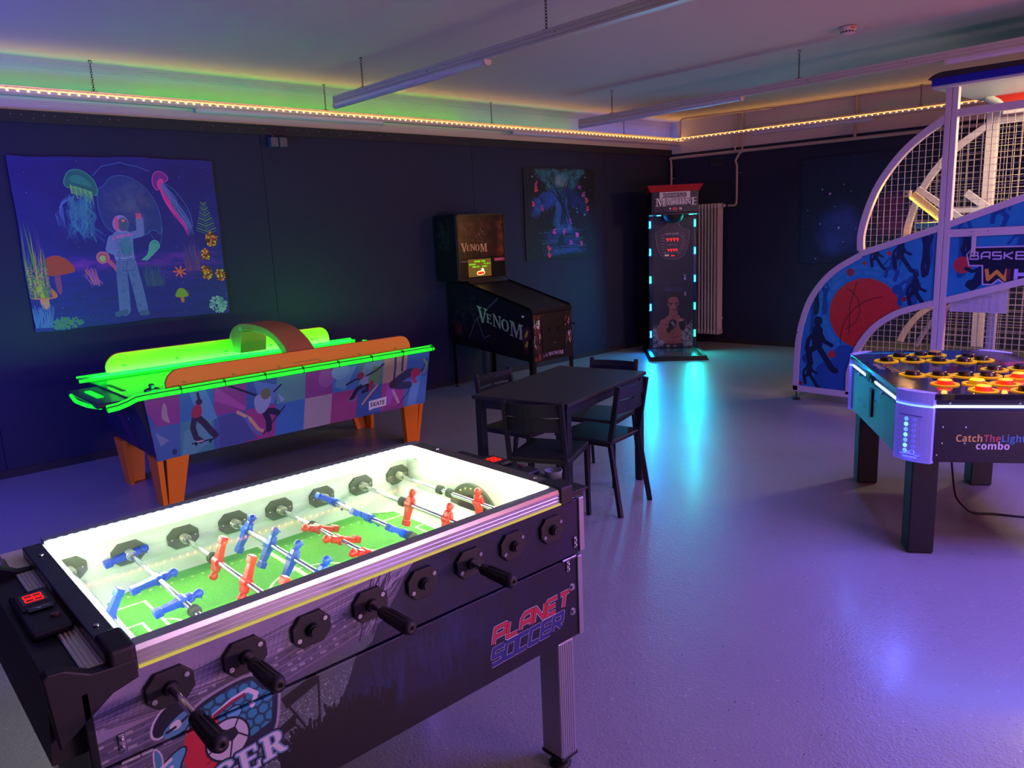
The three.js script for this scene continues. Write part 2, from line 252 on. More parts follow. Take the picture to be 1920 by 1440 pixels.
// ------------------------------------------------------------------ wall prints
const posterAstro = canvas(1536, 1320, (x, w, h) => {
  x.fillStyle = '#1c1f7c'; x.fillRect(0, 0, w, h); seed = 31;
  for (let i = 0; i < 500; i++) disc(x, rr(0, w), rr(0, 700), rr(20, 110), `rgba(${rnd() < .5 ? '14,18,92' : '52,30,120'},.06)`);
  for (let i = 0; i < 160; i++) disc(x, rr(200, w - 50), rr(770, 880), rr(20, 110), 'rgba(170,40,170,.1)', rr(8, 26));
  for (let i = 0; i < 60; i++) disc(x, rr(900, 1300), rr(930, 1000), rr(20, 80), 'rgba(140,40,160,.07)', 10);
  for (let i = 0; i < 500; i++) disc(x, rr(0, w), rr(960, h), rr(20, 120), `rgba(${rnd() < .6 ? '30,44,112' : '20,24,84'},.1)`, rr(6, 24));
  blob(x, [[575, 250], [650, 215], [690, 150], [800, 140], [930, 210], [1010, 330], [1045, 480], [1030, 640], [985, 580], [930, 600], [900, 640], [640, 600], [572, 470]], '#26397d', '#3d6fa6', 5);
  for (let i = 0; i < 260; i++) { const a = rr(0, 6.28), q = rr(0, 1); disc(x, 810 + 200 * q * Math.cos(a), 390 + 200 * q * Math.sin(a), rr(10, 46), `rgba(${['62,96,150', '96,78,120', '40,60,120', '110,110,140'][i % 4]},.11)`); }
  line(x, [[571, 142], [640, 70], [787, 43], [830, 62], [905, 75], [1000, 110]], '#3f6fb0', 6); line(x, [[930, 600], [990, 700], [1020, 690], [1045, 560]], '#3a66a6', 5);
  // green jellyfish
  blob(x, [[350, 190], [400, 100], [490, 95], [580, 170], [592, 280], [560, 300], [500, 250], [420, 235], [370, 235]], '#1f6f6a', '#3fae86', 6);
  blob(x, [[385, 170], [440, 130], [520, 160], [560, 240], [500, 215], [430, 200]], '#2c8f7a');
  for (let i = 0; i < 14; i++) line(x, [[400 + i * 11, 215 + i * 4], [402 + i * 11, 270 + i * 5 + rr(0, 30)]], i % 3 ? '#5fd06a' : '#b7e85a', 7);
  for (let i = 0; i < 90; i++) { const a = rr(360, 540), b = rr(280, 360), q = rr(-1, 1); wisp(x, [[a, b], [a + 60 * q, b + 60], [a - 70 * q, b + 120], [a + 40 * q - 20, b + rr(150, 220)], [a - 60 * q + rr(-40, 30), b + rr(220, 330)]], `rgba(${['58,128,170', '70,170,150', '40,90,150'][i % 3]},.4)`, rr(2, 12)); }
  for (let i = 0; i < 60; i++) disc(x, rr(360, 500), rr(320, 470), rr(10, 34), 'rgba(60,140,150,.14)', rr(8, 24), rr(0, 3)); for (let i = 0; i < 8; i++) { const q = i / 8; wisp(x, [[rr(350, 420), rr(300, 340)], [300 - 40 * q, 340 + 40 * q], [330, 400 + 20 * i], [250 + 30 * q, 420 + 12 * i], [270, 450 + 10 * i]], 'rgba(90,150,200,.6)', 4); }
  // pink jellyfish with its trail
  blob(x, [[1010, 200], [1030, 120], [1090, 95], [1150, 140], [1140, 180], [1090, 190], [1060, 250], [1030, 260]], '#7a2a8e', '#d454b0', 6); blob(x, [[1045, 200], [1080, 155], [1115, 170], [1085, 240], [1060, 260]], '#ef3f9c');
  for (let i = 0; i < 60; i++) { const q = i / 60, j = rr(-40, 40); wisp(x, [[1060 + 50 * q, 190 + 40 * rnd()], [1100 + 70 * q + j, 300], [1130 + 90 * q - j, 400], [1200 + 80 * q, 500 + j], [1240 + 60 * q, rr(520, 640)]], i < 22 ? 'rgba(230,52,150,.5)' : `rgba(${['64,150,180', '110,110,200', '60,110,170'][i % 3]},.4)`, rr(2, 9)); } wisp(x, [[1070, 230], [1090, 320], [1120, 390], [1160, 440]], '#e8409c', 20); wisp(x, [[1090, 190], [1160, 220], [1220, 300], [1290, 420], [1300, 560]], 'rgba(120,150,220,.8)', 4);
  // small jellyfish
  blob(x, [[505, 780], [530, 735], [590, 740], [610, 790], [580, 820], [530, 830]], '#c0586e', '#e58a84', 6); disc(x, 553, 790, 24, '#9cc46a'); for (let i = 0; i < 10; i++) line(x, [[570 + i * 4, 800], [620 + i * 3, 860], [655 + i, 925]], '#c4556a', 6);
  blob(x, [[930, 680], [990, 665], [1015, 720], [975, 760], [900, 830], [880, 840], [915, 770]], '#3f9c8c', '#7fd0b0', 4); for (let i = 0; i < 9; i++) line(x, [[940 + i * 8, 700], [900 + i * 6, 790], [850 + i * 4, 830]], '#59b08e', 4);
  // diver in a white suit
  const suit = '#6d7fae';
  blob(x, [[650, 600], [700, 575], [780, 590], [800, 640], [790, 760], [800, 840], [660, 850], [640, 740], [610, 690]], suit, '#98a6cc', 4); figure(x, '#5a709f', [[88, [690, 850], [672, 1050], [660, 1220]], [84, [765, 850], [785, 1030], [800, 1230]]]); figure(x, suit, [[62, [640, 640], [615, 720], [700, 760]], [60, [790, 625], [865, 610], [868, 500]]]);
  figure(x, '#41597f', [[44, [600, 1245], [665, 1235]], [44, [790, 1262], [830, 1265]]]); blob(x, [[690, 640], [800, 640], [790, 780], [700, 780]], '#3f8a94'); line(x, [[650, 640], [700, 620], [790, 615]], '#c96aa8', 20); line(x, [[660, 790], [720, 800], [790, 790]], '#8fa2c8', 12);
  disc(x, 720, 525, 62, '#9a86c0', 70); disc(x, 738, 530, 42, '#4a5a78', 54); disc(x, 688, 520, 16, '#e4518c', 60); disc(x, 742, 500, 14, '#ff7a6a', 10); for (let i = 0; i < 4; i++) line(x, [[850 + i * 10, 490], [846 + i * 12, 452]], '#ee4f7e', 9);
  line(x, [[700, 870], [690, 900], [780, 905], [792, 870]], '#46608c', 10); for (let i = 0; i < 14; i++) line(x, [[rr(640, 800), rr(600, 1180)], [rr(640, 800), rr(600, 1180)]], 'rgba(40,50,90,.25)', 4);
  for (let i = 0; i < 120; i++) disc(x, rr(635, 800), rr(590, 850), rr(8, 26), `rgba(${['150,120,180', '70,90,140', '120,140,190'][i % 3]},.16)`, rr(4, 12), rr(0, 3)); for (let i = 0; i < 90; i++) disc(x, rnd() < .5 ? rr(640, 700) : rr(750, 810), rr(900, 1230), rr(8, 22), `rgba(${['60,110,150', '50,70,110', '90,120,170'][i % 3]},.2)`, rr(4, 12), rr(0, 3)); for (let i = 0; i < 12; i++) wisp(x, [[655 + rr(0, 20), 640 + i * 18], [720, 655 + i * 18], [790 - rr(0, 20), 640 + i * 18]], 'rgba(40,50,90,.35)', 4);
  // mushrooms
  const shroom = (cx, cy, rw, rh, sw, sh, a, b) => { blob(x, [[cx - sw, cy], [cx + sw, cy], [cx + sw * .8, cy + sh], [cx - sw * .8, cy + sh]], b); blob(x, [[cx - rw, cy + rh * .25], [cx - rw * .55, cy - rh * .7], [cx, cy - rh], [cx + rw * .55, cy - rh * .7], [cx + rw, cy + rh * .2], [cx + rw * .4, cy + rh * .35], [cx - rw * .4, cy + rh * .38]], a, b, 4); };
  shroom(212, 850, 150, 118, 24, 190, '#b5452f', '#8e3f6a'); shroom(95, 1040, 106, 84, 34, 110, '#e0692f', '#d08a62'); shroom(1135, 1130, 62, 60, 18, 70, '#79a92f', '#b08030');
  // weeds, corals and bushes
  for (let i = 0; i < 64; i++) { const a = rr(10, 150), top = i % 9 ? rr(640, 930) : rr(400, 560); blade(x, a, 1060, a - rr(0, 60) + (i % 3) * 24, top, rr(4, 10), rr(-30, 26), ['#5d8f3a', '#a8b23a', '#2f6a5a', '#6a3a7a', '#3a5a6a'][i % 5]); } for (let i = 0; i < 240; i++) disc(x, rr(5, 150), rr(820, 1040), rr(2, 6), ['#8aa83a', '#a04a7a', '#4a7a5a', '#d08a5a'][i % 4]);
  for (let i = 0; i < 26; i++) { const a = rr(440, 530); line(x, [[a, 990 + rr(-20, 20)], [a - 40 + rr(-30, 30), 880 + rr(-30, 40)]], ['#b04a9a', '#7a4aa8', '#d8705a'][i % 3], 5); }
  for (let i = 0; i < 44; i++) { const a = rr(1200, 1330); blade(x, a, 935, a + rr(-30, 26), rr(640, 820), 6, rr(-14, 14), ['#6a2f7a', '#45307a', '#7a3a6a', '#3a4a7a'][i % 4]); } for (let i = 0; i < 50; i++) { const a = rr(860, 1000); blade(x, a, 1050, a + rr(-30, 30), rr(830, 980), 6, rr(-14, 14), ['#2a4a6a', '#2f5a64', '#3a3a7a'][i % 3]); }
  for (let i = 0; i < 12; i++) for (const s of [-1, 1]) line(x, [[1415, 380 + i * 22], [1415 + s * (20 + i * 6), 350 + i * 22]], i % 2 ? '#2f6a78' : '#6a9a3a', 8); line(x, [[1415, 360], [1420, 720]], '#2f6a60', 8);
  for (const [a, b, r] of [[1450, 670, 52], [1385, 800, 40], [1375, 955, 50], [1490, 980, 44]]) { disc(x, a, b, r, '#5a3a1e', r * 1.25); for (let i = 0; i < 60; i++) { const q = rr(0, 6.28), s = Math.sqrt(rnd()) * r; disc(x, a + s * Math.cos(q), b + 1.25 * s * Math.sin(q), rr(4, 10), ['#e88a2a', '#d8c83a', '#c8502a', '#4a2a1a'][i % 4]); } }
  for (let i = 0; i < 7; i++) line(x, [[1147, 934], [1147 + 50 * Math.cos(i * .9 - .4), 934 + 44 * Math.sin(i * .9 - .4)]], '#f0643c', 13);
  for (let i = 0; i < 220; i++) { const L = i % 2, q = rr(0, 6.28), e = Math.sqrt(rnd()); disc(x, (L ? 220 : 1440) + e * (L ? 115 : 76) * Math.cos(q), (L ? 1270 : 1240) + e * (L ? 46 : 70) * Math.sin(q), rr(6, 17), ['#5a8a8e', '#3d6e78', '#88b0a0', '#4a7a50'][i % 4], rr(5, 12), rr(0, 3)); }
  for (let i = 0; i < 40; i++) { const a = rr(10, 120); line(x, [[a, 1290], [a + rr(-30, 40), rr(1110, 1200)]], '#4a6aa0', 6); }
  for (let i = 0; i < 60; i++) disc(x, rr(0, w), rr(0, h), rr(1.5, 4), 'rgba(150,180,230,.6)');
});
const posterTree = canvas(768, 680, (x, w, h) => {
  x.fillStyle = '#07090f'; x.fillRect(0, 0, w, h); seed = 44;
  for (let i = 0; i < 500; i++) { const a = rr(110, 650), b = rr(4, 270); if (Math.abs(a - 380) < 285 - b + rr(-30, 30)) disc(x, a, b, rr(10, 36), 'rgba(31,108,128,.22)', rr(8, 26), rr(0, 3)); }
  for (let i = 0; i < 420; i++) { const a = rr(120, 640), b = rr(6, 240); if (Math.abs(a - 380) < 290 - b) disc(x, a, b, rr(8, 34), `rgba(${['60,150,160', '30,110,140', '20,80,120', '110,160,165'][i % 4]},.14)`, rr(5, 20), rr(0, 3)); }
  for (let i = 0; i < 60; i++) disc(x, rr(330, 450), rr(60, 140), rr(10, 30), 'rgba(140,150,160,.1)');
  for (let i = 0; i < 520; i++) { const s = i % 2 ? 1 : -1, q = rnd(), a = 380 + s * (40 + 250 * q) + rr(-30, 30), b = 210 + rr(-60, 70) + 90 * q * q; disc(x, a, b, rr(10, 34), `rgba(${['24,60,150', '20,44,120', '36,90,180', '16,30,90'][i % 4]},.22)`, rr(8, 22), rr(0, 3)); }
  for (let i = 0; i < 300; i++) { const q = rnd(), a = 385 + rr(-70, 70) * (.5 + q), b = 200 + 260 * q; disc(x, a, b, rr(8, 26), `rgba(${['30,90,170', '24,60,150', '46,120,180'][i % 3]},.2)`, rr(14, 40), rr(-.3, .3)); }
  for (let i = 0; i < 16; i++) line(x, [[380 + rr(-190, 190), rr(60, 170)], [395 + rr(-40, 40), 240], [410 + rr(-20, 20), 310], [440 + rr(-70, 60), 420]], 'rgba(6,12,34,.8)', rr(3, 8));
  line(x, [[420, 320], [470, 390], [560, 455], [600, 462]], '#060c20', 12);
  for (let i = 0; i < 120; i++) { const b = rr(452, 650), a = 390 + rr(-170, 170), l = rr(30, 130); line(x, [[a - l, b], [a + l, b + rr(-4, 4)]], `rgba(${['30,80,190', '50,130,210', '24,50,140', '90,170,220'][i % 4]},.4)`, rr(2, 6)); }
  for (let i = 0; i < 180; i++) disc(x, 390 + rr(-160, 190), rr(470, 650), rr(8, 30), 'rgba(26,64,170,.16)', rr(6, 16));
  blob(x, [[330, 540], [350, 505], [420, 510], [400, 560], [350, 580]], '#0a1638');
  for (const [a, b, c] of [[130, 110, '#c8306a'], [128, 150, '#d84a4a'], [95, 260, '#e0406a'], [180, 290, '#a83a90'], [590, 140, '#8a3ab0'], [630, 190, '#a84a90'], [670, 240, '#d85a40'], [682, 300, '#d84a40'], [480, 400, '#9a3ab8'], [300, 470, '#c04ab0'], [410, 480, '#b04ac0'], [560, 510, '#d050c0'], [240, 590, '#e04060'], [235, 640, '#e83a5a'], [600, 575, '#c04a90'], [480, 560, '#a048c0']]) for (let i = 0; i < 9; i++) disc(x, a + rr(-16, 16), b + rr(-18, 18), rr(4, 12), c, rr(3, 8), rr(0, 3));
  for (let i = 0; i < 70; i++) disc(x, rr(60, 720), rr(20, 660), rr(1, 4), 'rgba(110,190,220,.8)');
  for (const [a, b] of [[560, 330], [640, 350], [650, 348], [660, 60], [90, 60]]) disc(x, a, b, 7, '#4aa0c0');
});
const posterGalaxy = canvas(1024, 900, (x, w, h) => {
  x.fillStyle = '#0b1030'; x.fillRect(0, 0, w, h); seed = 71;
  for (let i = 0; i < 700; i++) disc(x, rr(0, w), rr(0, h), rr(20, 120), `rgba(${['8,12,44', '22,34,96', '14,22,70'][i % 3]},.06)`);
  for (let i = 0; i < 200; i++) disc(x, 330 + rr(-160, 160), 640 + rr(-200, 160), rr(20, 90), 'rgba(40,66,160,.05)');
  for (let i = 0; i < 130; i++) disc(x, 740 + rr(-120, 110), 500 + rr(-160, 160), rr(20, 80), 'rgba(150,30,110,.055)');
  for (let i = 0; i < 620; i++) disc(x, rr(0, w), rr(0, h), rr(.6, 1.8), `rgba(${rnd() < .7 ? '140,170,230' : '210,150,220'},.8)`);
  for (const [a, b, r, c] of [[245, 310, 11, '#b070c8'], [180, 270, 7, '#8ab0e0'], [360, 240, 5, '#a0b8e8'], [330, 600, 9, '#90b8e0'], [170, 560, 6, '#90a8e0'], [420, 300, 5, '#b0a0e0'], [290, 420, 5, '#88a0e0'], [470, 610, 5, '#a878c8'], [370, 720, 5, '#88b0e0'], [60, 440, 5, '#80a8e0'], [640, 260, 5, '#a090e0'], [140, 860, 6, '#90b0e0']]) disc(x, a, b, r, c);
});
function wallPrint(name, label, pos, turn, w, h, map, slack) { // a sheet with slightly wavy edges
  const t = thing(name, label, 'poster', pos, turn);
  const g = new THREE.BoxGeometry(w, h, .004, 24, 18, 1), p = g.attributes.position;
  for (let i = 0; i < p.count; i++) { const X = p.getX(i), Y = p.getY(i); p.setXYZ(i, X + slack * (.25 * Math.sin(Y * 9) - .1), Y + slack * (.5 * Math.sin(X * 5 + 1) + .25 * Math.sin(X * 13)), p.getZ(i) + slack * (.3 * Math.sin(X * 7) * Math.sin(Y * 5) + .3)); }
  g.computeVertexNormals(); part(t, 'printed_sheet', g, print(map, .7)); return t;
}
wallPrint('wall_poster', 'large underwater print of a helmeted diver, jellyfish and mushrooms on the left wall', [1.995, 1.745, ZW + .016], 0, 1.52, 1.31, posterAstro, .014);
wallPrint('wall_poster', 'dark print of a glowing blue tree over water above the pinball machine', [7.1, 1.87, ZW + .012], 0, 1.27, 1.10, posterTree, .008);
wallPrint('wall_poster', 'dark blue starry galaxy print on the end wall behind the basketball frame', [WX(-4.15, .012), 1.767, -4.15], wallTurn - Math.PI / 2, 1.5, 1.31, posterGalaxy, .004);
// ------------------------------------------------------------------ football table in the foreground
const black = std(0x0b0c10, .5), blackGloss = std(0x08090d, .28), blackMould = std(0x0d0f16, .55), alu = std(0xb4b6bc, .32, .85), chrome = std(0xd0d2d6, .12, 1), screwMat = std(0xb8bac0, .25, .9), innerWhite = std(0xdfe4d8, .55);
const screwHead = mg(cyl(.0055, .006, .003, 12, 0, 0, 0, Math.PI / 2), bx(.007, .0012, .001, 0, 0, .002));
{
  const X0 = .254, X1 = 1.606, Y0 = .445, Y1 = .885, ZF = -1.5, art = canvas(2048, 666, (x, w, h) => {
    x.fillStyle = '#131b38'; x.fillRect(0, 0, w, h); seed = 15;
    for (let i = 0; i < 260; i++) disc(x, rr(700, w), rr(60, h), rr(30, 110), `rgba(${['16,26,58', '24,40,84', '12,16,32', '14,20,44'][i % 4]},.14)`);
    for (let i = 0; i < 34; i++) { const a = rr(820, 1560), b = rr(290, 420) + Math.abs(a - 1150) * .12; figure(x, 'rgba(30,46,92,.3)', [[rr(14, 26), [a, b + 40], [a + rr(-8, 8), b + rr(80, 190)]], [9, [a - 10, b + 50], [a - rr(5, 30), b - rr(10, 50)]], [9, [a + 10, b + 50], [a + rr(5, 30), b - rr(10, 50)]]], [a, b + 10, 13]); }
    for (let i = 0; i < 160; i++) disc(x, rr(860, w), rr(580, 680), rr(20, 70), 'rgba(14,17,26,.2)'); for (let i = 0; i < 120; i++) disc(x, rr(1300, w), rr(0, 660), rr(30, 90), 'rgba(14,17,28,.12)');
    // torn stadium picture on the left
    x.save(); x.beginPath(); [[0, 0], [1130, 0], [1083, 41], [1040, 110], [1005, 150], [950, 190], [925, 240], [850, 275], [815, 350], [770, 420], [735, 470], [640, 495], [560, 560], [480, 666], [0, 666]].forEach(([a, b], i) => i ? x.lineTo(a, b) : x.moveTo(a, b)); x.clip();
    x.fillStyle = '#84809c'; x.fillRect(0, 0, w, h);
    for (let i = 0; i < 120; i++) disc(x, rr(0, 1000), rr(-10, 70), rr(20, 90), `rgba(${rnd() < .5 ? '150,145,170' : '112,108,136'},.12)`);
    for (let i = 0; i < 26; i++) line(x, [[rr(-60, 100), 96 + i * 2], [420, 60 + i * 5 + rr(-4, 4)], [1060, -20 + i * 9]], `rgba(${i % 3 ? '56,54,78' : '150,150,170'},.5)`, rr(2, 6));
    for (let i = 0; i < 60; i++) line(x, [[i * 18, 150 - i * .4], [i * 18 + 30, 80 - i * 1.2]], 'rgba(60,58,84,.35)', 3);
    poly(x, [[0, 180], [380, 150], [760, 110], [1100, 30], [1000, 240], [520, 320], [0, 360]], 'rgba(74,74,98,.8)');
    for (let k = 0; k < 5; k++) { line(x, [[0, 196 + k * 24], [380, 170 + k * 26], [1050, 40 + k * 30]], 'rgba(140,140,160,.6)', 4); for (let i = 0; i < 24; i++) x.fillStyle = `rgba(${rnd() < .5 ? '200,200,215' : '50,50,70'},.5)`, x.fillRect(i * 42 + rr(0, 20), 190 + k * 24 - i * 5.4, rr(8, 28), 9); }
    poly(x, [[0, 330], [520, 290], [960, 200], [700, 520], [400, 666], [0, 666]], '#4c5a60');
    for (let i = 0; i < 5200; i++) { x.fillStyle = ['#7f8d90', '#35424a', '#9aa6a6', '#5a686c'][i % 4]; x.fillRect(rr(0, 980), rr(300, 666), rr(2, 6), rr(2, 5)); }
    for (let i = 0; i < 40; i++) line(x, [[980 + rr(-40, 90), rr(0, 60)], [900 + rr(-40, 60), rr(110, 220)]], `rgba(${i % 2 ? '16,22,44' : '150,150,170'},.7)`, rr(3, 8));
    x.restore();
    for (let i = 0; i < 16; i++) line(x, [[1120 - i * 7, 10 + i * 9], [1090 - i * 10, 60 + i * 10]], '#0f1530', rr(3, 7));
    // dark supporters with flag and banner
    for (let i = 0; i < 46; i++) { const a = rr(540, 1000), b = 480 + Math.abs(a - 760) * .12 + rr(-40, 30); figure(x, '#06070b', [[30, [a, b + 30], [a, 666]], [11, [a - 10, b + 30], [a - rr(10, 34), b - rr(10, 60)]], [11, [a + 10, b + 30], [a + rr(10, 34), b - rr(10, 60)]]], [a, b, 16]); }
    blob(x, [[500, 666], [540, 560], [620, 520], [760, 500], [980, 560], [1120, 640], [1120, 680], [500, 680]], '#06070b'); poly(x, [[560, 300], [690, 262], [705, 300], [575, 345]], '#06070b'); line(x, [[575, 320], [640, 450]], '#06070b', 8); line(x, [[700, 280], [690, 460]], '#06070b', 8); poly(x, [[545, 400], [610, 372], [600, 420], [560, 430]], '#06070b'); line(x, [[590, 400], [640, 480]], '#06070b', 6);
    // crest: honeycomb shield, striker, ball, lettering
    blob(x, [[250, 215], [300, 185], [400, 165], [480, 165], [500, 200], [520, 225], [560, 240], [550, 330], [530, 410], [420, 470], [260, 440]], '#0d1a36', '#8f93ac', 10);
    x.save(); x.beginPath(); [[290, 210], [400, 182], [470, 186], [500, 235], [535, 255], [520, 360], [380, 400], [300, 330]].forEach(([a, b], i) => i ? x.lineTo(a, b) : x.moveTo(a, b)); x.clip(); x.fillStyle = '#12465e'; x.fillRect(250, 150, 350, 300);
    for (let j = 0; j < 9; j++) for (let i = 0; i < 9; i++) { const a = 270 + i * 38 + (j % 2) * 19, b = 170 + j * 33; poly(x, [0, 1, 2, 3, 4, 5].map((k) => [a + 17 * Math.sin(k * 1.047), b + 17 * Math.cos(k * 1.047)]), '#2a86a4'); } x.restore();
    line(x, [[340, 250], [400, 225], [455, 215], [480, 240], [462, 275]], '#c9ccd8', 16); line(x, [[340, 252], [400, 232], [440, 226]], '#7e1d3a', 12); blob(x, [[370, 260], [410, 245], [432, 262], [420, 292], [385, 296]], '#5aa4c4', '#0d1430', 4);
    blob(x, [[250, 260], [330, 240], [360, 290], [360, 380], [300, 450], [240, 440], [230, 330]], '#b32438'); for (let i = 0; i < 5; i++) line(x, [[300, 300 + i * 26], [350, 280 + i * 24]], '#7c1530', 5);
    blob(x, [[150, 230], [160, 190], [200, 150], [250, 150], [275, 185], [262, 225], [215, 205], [205, 235], [170, 250]], '#0a1026', '#b7bacb', 7); blob(x, [[178, 240], [208, 212], [250, 190], [272, 196], [270, 240], [236, 272], [200, 270]], '#4a8db0'); blob(x, [[200, 222], [236, 205], [244, 236], [216, 244]], '#c3c6d4'); line(x, [[196, 238], [222, 232]], '#0a1026', 8); line(x, [[244, 222], [264, 212]], '#0a1026', 8); line(x, [[222, 262], [250, 256], [264, 240]], '#0a1026', 5);
    blob(x, [[150, 260], [176, 300], [170, 350], [148, 372]], '#3f86a4', '#b7bacb', 5); blob(x, [[170, 330], [235, 300], [250, 320], [215, 370], [225, 430], [180, 470], [158, 400]], '#4a97b8', '#0a1026', 5); for (let i = 0; i < 3; i++) line(x, [[165, 345 + i * 26], [196, 330 + i * 26]], '#c3c6d4', 12);
    disc(x, 372, 352, 74, '#0a1026'); disc(x, 372, 352, 67, '#b3b5c4'); poly(x, [0, 1, 2, 3, 4].map((k) => [384 + 26 * Math.sin(k * 1.257), 340 + 26 * Math.cos(k * 1.257)]), '#0a1026'); for (let k = 0; k < 5; k++) line(x, [[384 + 26 * Math.sin(k * 1.257), 340 + 26 * Math.cos(k * 1.257)], [372 + 66 * Math.sin(k * 1.257), 352 + 66 * Math.cos(k * 1.257)]], '#0a1026', 5);
    const slab = (s, a, b, z) => { for (const [lw, c] of [[24, '#0a1026'], [12, '#5e8fb0']]) { x.save(); x.translate(a, b); x.rotate(-.09); x.font = `bold ${z}px serif`; x.lineJoin = 'round'; x.textAlign = 'center'; x.textBaseline = 'middle'; x.strokeStyle = c; x.lineWidth = lw; x.strokeText(s, 0, 0); x.restore(); } text(x, s, a, b, z, '#c4c7d6', 'serif', 'bold', 'center', -.09); };
    [...'SOCCER'].forEach((ch, i) => slab(ch, 90 + i * 85, 505 - i * 11 + (i < 2 ? 6 : 0), 120));
    x.save(); x.transform(1, -.015, 0, 1, 0, 0);
    strokeText(x, 'PLANET', 1497, 455, 62, 66, 17, 16, [[24, '#dcd8e4'], [19, '#2a0a18'], [13, '#b52a3c']]);
    strokeText(x, 'SOCCER', 1483, 545, 58, 68, 15, 16, [[24, '#aab0d8'], [19, '#0a0e2c'], [13, '#27307c']]);
    x.restore();
  });
  const t = thing('football_table', 'football table with blue and red figures, lit white inside, its side printed with a stadium', 'table', [.93, 0, -1.9]), W = (n, g, m, l) => wpart(t, n, g, m, l);
  const artMat = print(art, .36), uvF = (g) => uvRect(g, 0, 1, X0, X1, Y0, Y1);
  // cabinet: lower box and the hinged tub
  W('lower_cabinet', mg(rbox2(.262, 1.594, Y0, .706, -2.33, ZF - .006), box2(.30, 1.55, .70, .715, -2.30, -1.53)), black);
  W('front_panel', uvF(rbox2(X0 + .004, 1.592, Y0, .706, ZF - .012, ZF, .002)), artMat, 'printed lower side panel with crest and lettering');
  W('tub_panel', uvF(rbox2(X0 + .004, 1.60, .713, Y1, ZF - .012, ZF, .002)), artMat, 'printed upper side panel under the rail');
  W('tub_wall', box2(.258, 1.60, .713, Y1, -1.535, ZF - .012), innerWhite); W('tub_wall', box2(.258, 1.60, .713, .905, -2.33, -2.292), innerWhite); W('tub_wall', box2(.262, .35, .713, .905, -2.292, -1.535), innerWhite); W('tub_wall', box2(1.527, 1.60, .713, .905, -2.292, -1.535), innerWhite);
  W('corner_profile', rbox2(1.588, 1.608, Y0, .706, ZF - .02, ZF + .006, .003), alu); W('corner_profile', rbox2(1.60, 1.622, .716, .888, ZF - .02, ZF + .006, .003), alu); W('corner_profile', rbox2(.246, .262, Y0, .88, ZF - .02, ZF + .004, .003), std(0x1a2420, .4, .5));
  // pitch
  const grass = canvas(1024, 700, (x, w, h) => {
    x.fillStyle = '#55b83a'; x.fillRect(0, 0, w, h); seed = 77; for (let i = 0; i < 26000; i++) { x.fillStyle = ['#449a30', '#6cc84c', '#4ba838', '#80d45c', '#3f8f2e'][i % 5]; x.fillRect(rr(0, w), rr(0, h), rr(1, 3), rr(1, 3)); }
    x.strokeStyle = '#dfeacb'; x.lineWidth = 7; x.strokeRect(512 - 3, -10, 6, h + 20); x.beginPath(); x.ellipse(512, 350, 112, 112, 0, 0, 7); x.stroke();
    for (const s of [0, 1]) { const q = (a) => s ? w - a : a, r = (a, b, c, d) => { x.beginPath(); x.moveTo(q(a), b); x.lineTo(q(c), b); x.lineTo(q(c), d); x.lineTo(q(a), d); x.stroke(); }; r(100, 115, 172, 585); r(100, 235, 132, 465); x.beginPath(); x.ellipse(q(172), 350, 34, 92, 0, s ? Math.PI / 2 : -Math.PI / 2, s ? Math.PI * 1.5 : Math.PI / 2); x.stroke(); }
    for (let i = 0; i < 30; i++) disc(x, 150 + i * 26, 60, 4, '#e8d98a');
  });
  W('pitch', uvRect(box2(.35, 1.527, .713, .72, -2.292, -1.535), 0, 2, .35, 1.527, -1.535, -2.292), print(grass, .8));
  const ramp = (a, b) => hexa([[a, .72, -1.536], [b, .72, -1.536], [b, .72, -2.291], [a, .72, -2.291]], [[a, .775, -1.536], [b, .7205, -1.536], [b, .7205, -2.291], [a, .775, -2.291]]);
  W('end_ramp', ramp(.3505, .466), innerWhite); W('end_ramp', ramp(1.5265, 1.41), innerWhite);
  const wedge = (xa, xb, z0, z1) => { const g = new THREE.BufferGeometry(), y = .7215, T = [xa, .815, z0], p = [[xb, y, z0], T, [xa, y, z1], [xa, y, z0]]; const f = xb > xa ? [0, 1, 2] : [0, 2, 1]; g.setAttribute('position', new THREE.Float32BufferAttribute(f.flatMap((k) => p[k]), 3)); g.setAttribute('uv', new THREE.Float32BufferAttribute(f.flatMap((k) => [k % 2, k > 1 ? 1 : 0]), 2)); g.computeVertexNormals(); return g; };
  W('corner_wedge', wedge(.352, .585, -2.291, -2.16), innerWhite); W('corner_wedge', wedge(1.525, 1.30, -2.291, -2.13), innerWhite);
  const goalShape = (r) => { const a = []; for (let i = 0; i <= 20; i++) { const q = Math.PI * i / 20; a.push([r * Math.cos(q), r * .95 * Math.sin(q)]); } return a; };
  for (const [x, s] of [[1.527, -1], [.35, 1]]) { W('goal_surround', tf(ext(goalShape(.125), .006, .002), x, .742, -1.905, 0, s * Math.PI / 2), std(0x4a5346, .6)); W('goal_mouth', tf(ext(goalShape(.085), .004), x + s * .006, .742, -1.905, 0, s * Math.PI / 2), std(0x161a16, .8)); for (let k = 0; k < 5; k++) W('goal_stud', sph(.0035, x + s * .01, .742 + .104 * Math.sin(1 + k * .28), -1.905 - .104 * Math.cos(1 + k * .28)), std(0xd8c88a, .3, .6)); }
  // aluminium rails with lit seams and diode bars behind them
  const railProf = [[0, 0], [.037, 0], [.037, .008], [.0355, .01], [.037, .012], [.037, .019], [.0355, .021], [.037, .023], [.037, .03], [.034, .041], [.004, .043], [0, .04]].map(([a, b]) => [-a, b]).reverse();
  W('front_rail', tf(ext(railProf, 1.18, 0), .349, .889, -1.542, 0, Math.PI / 2, 0), alu);
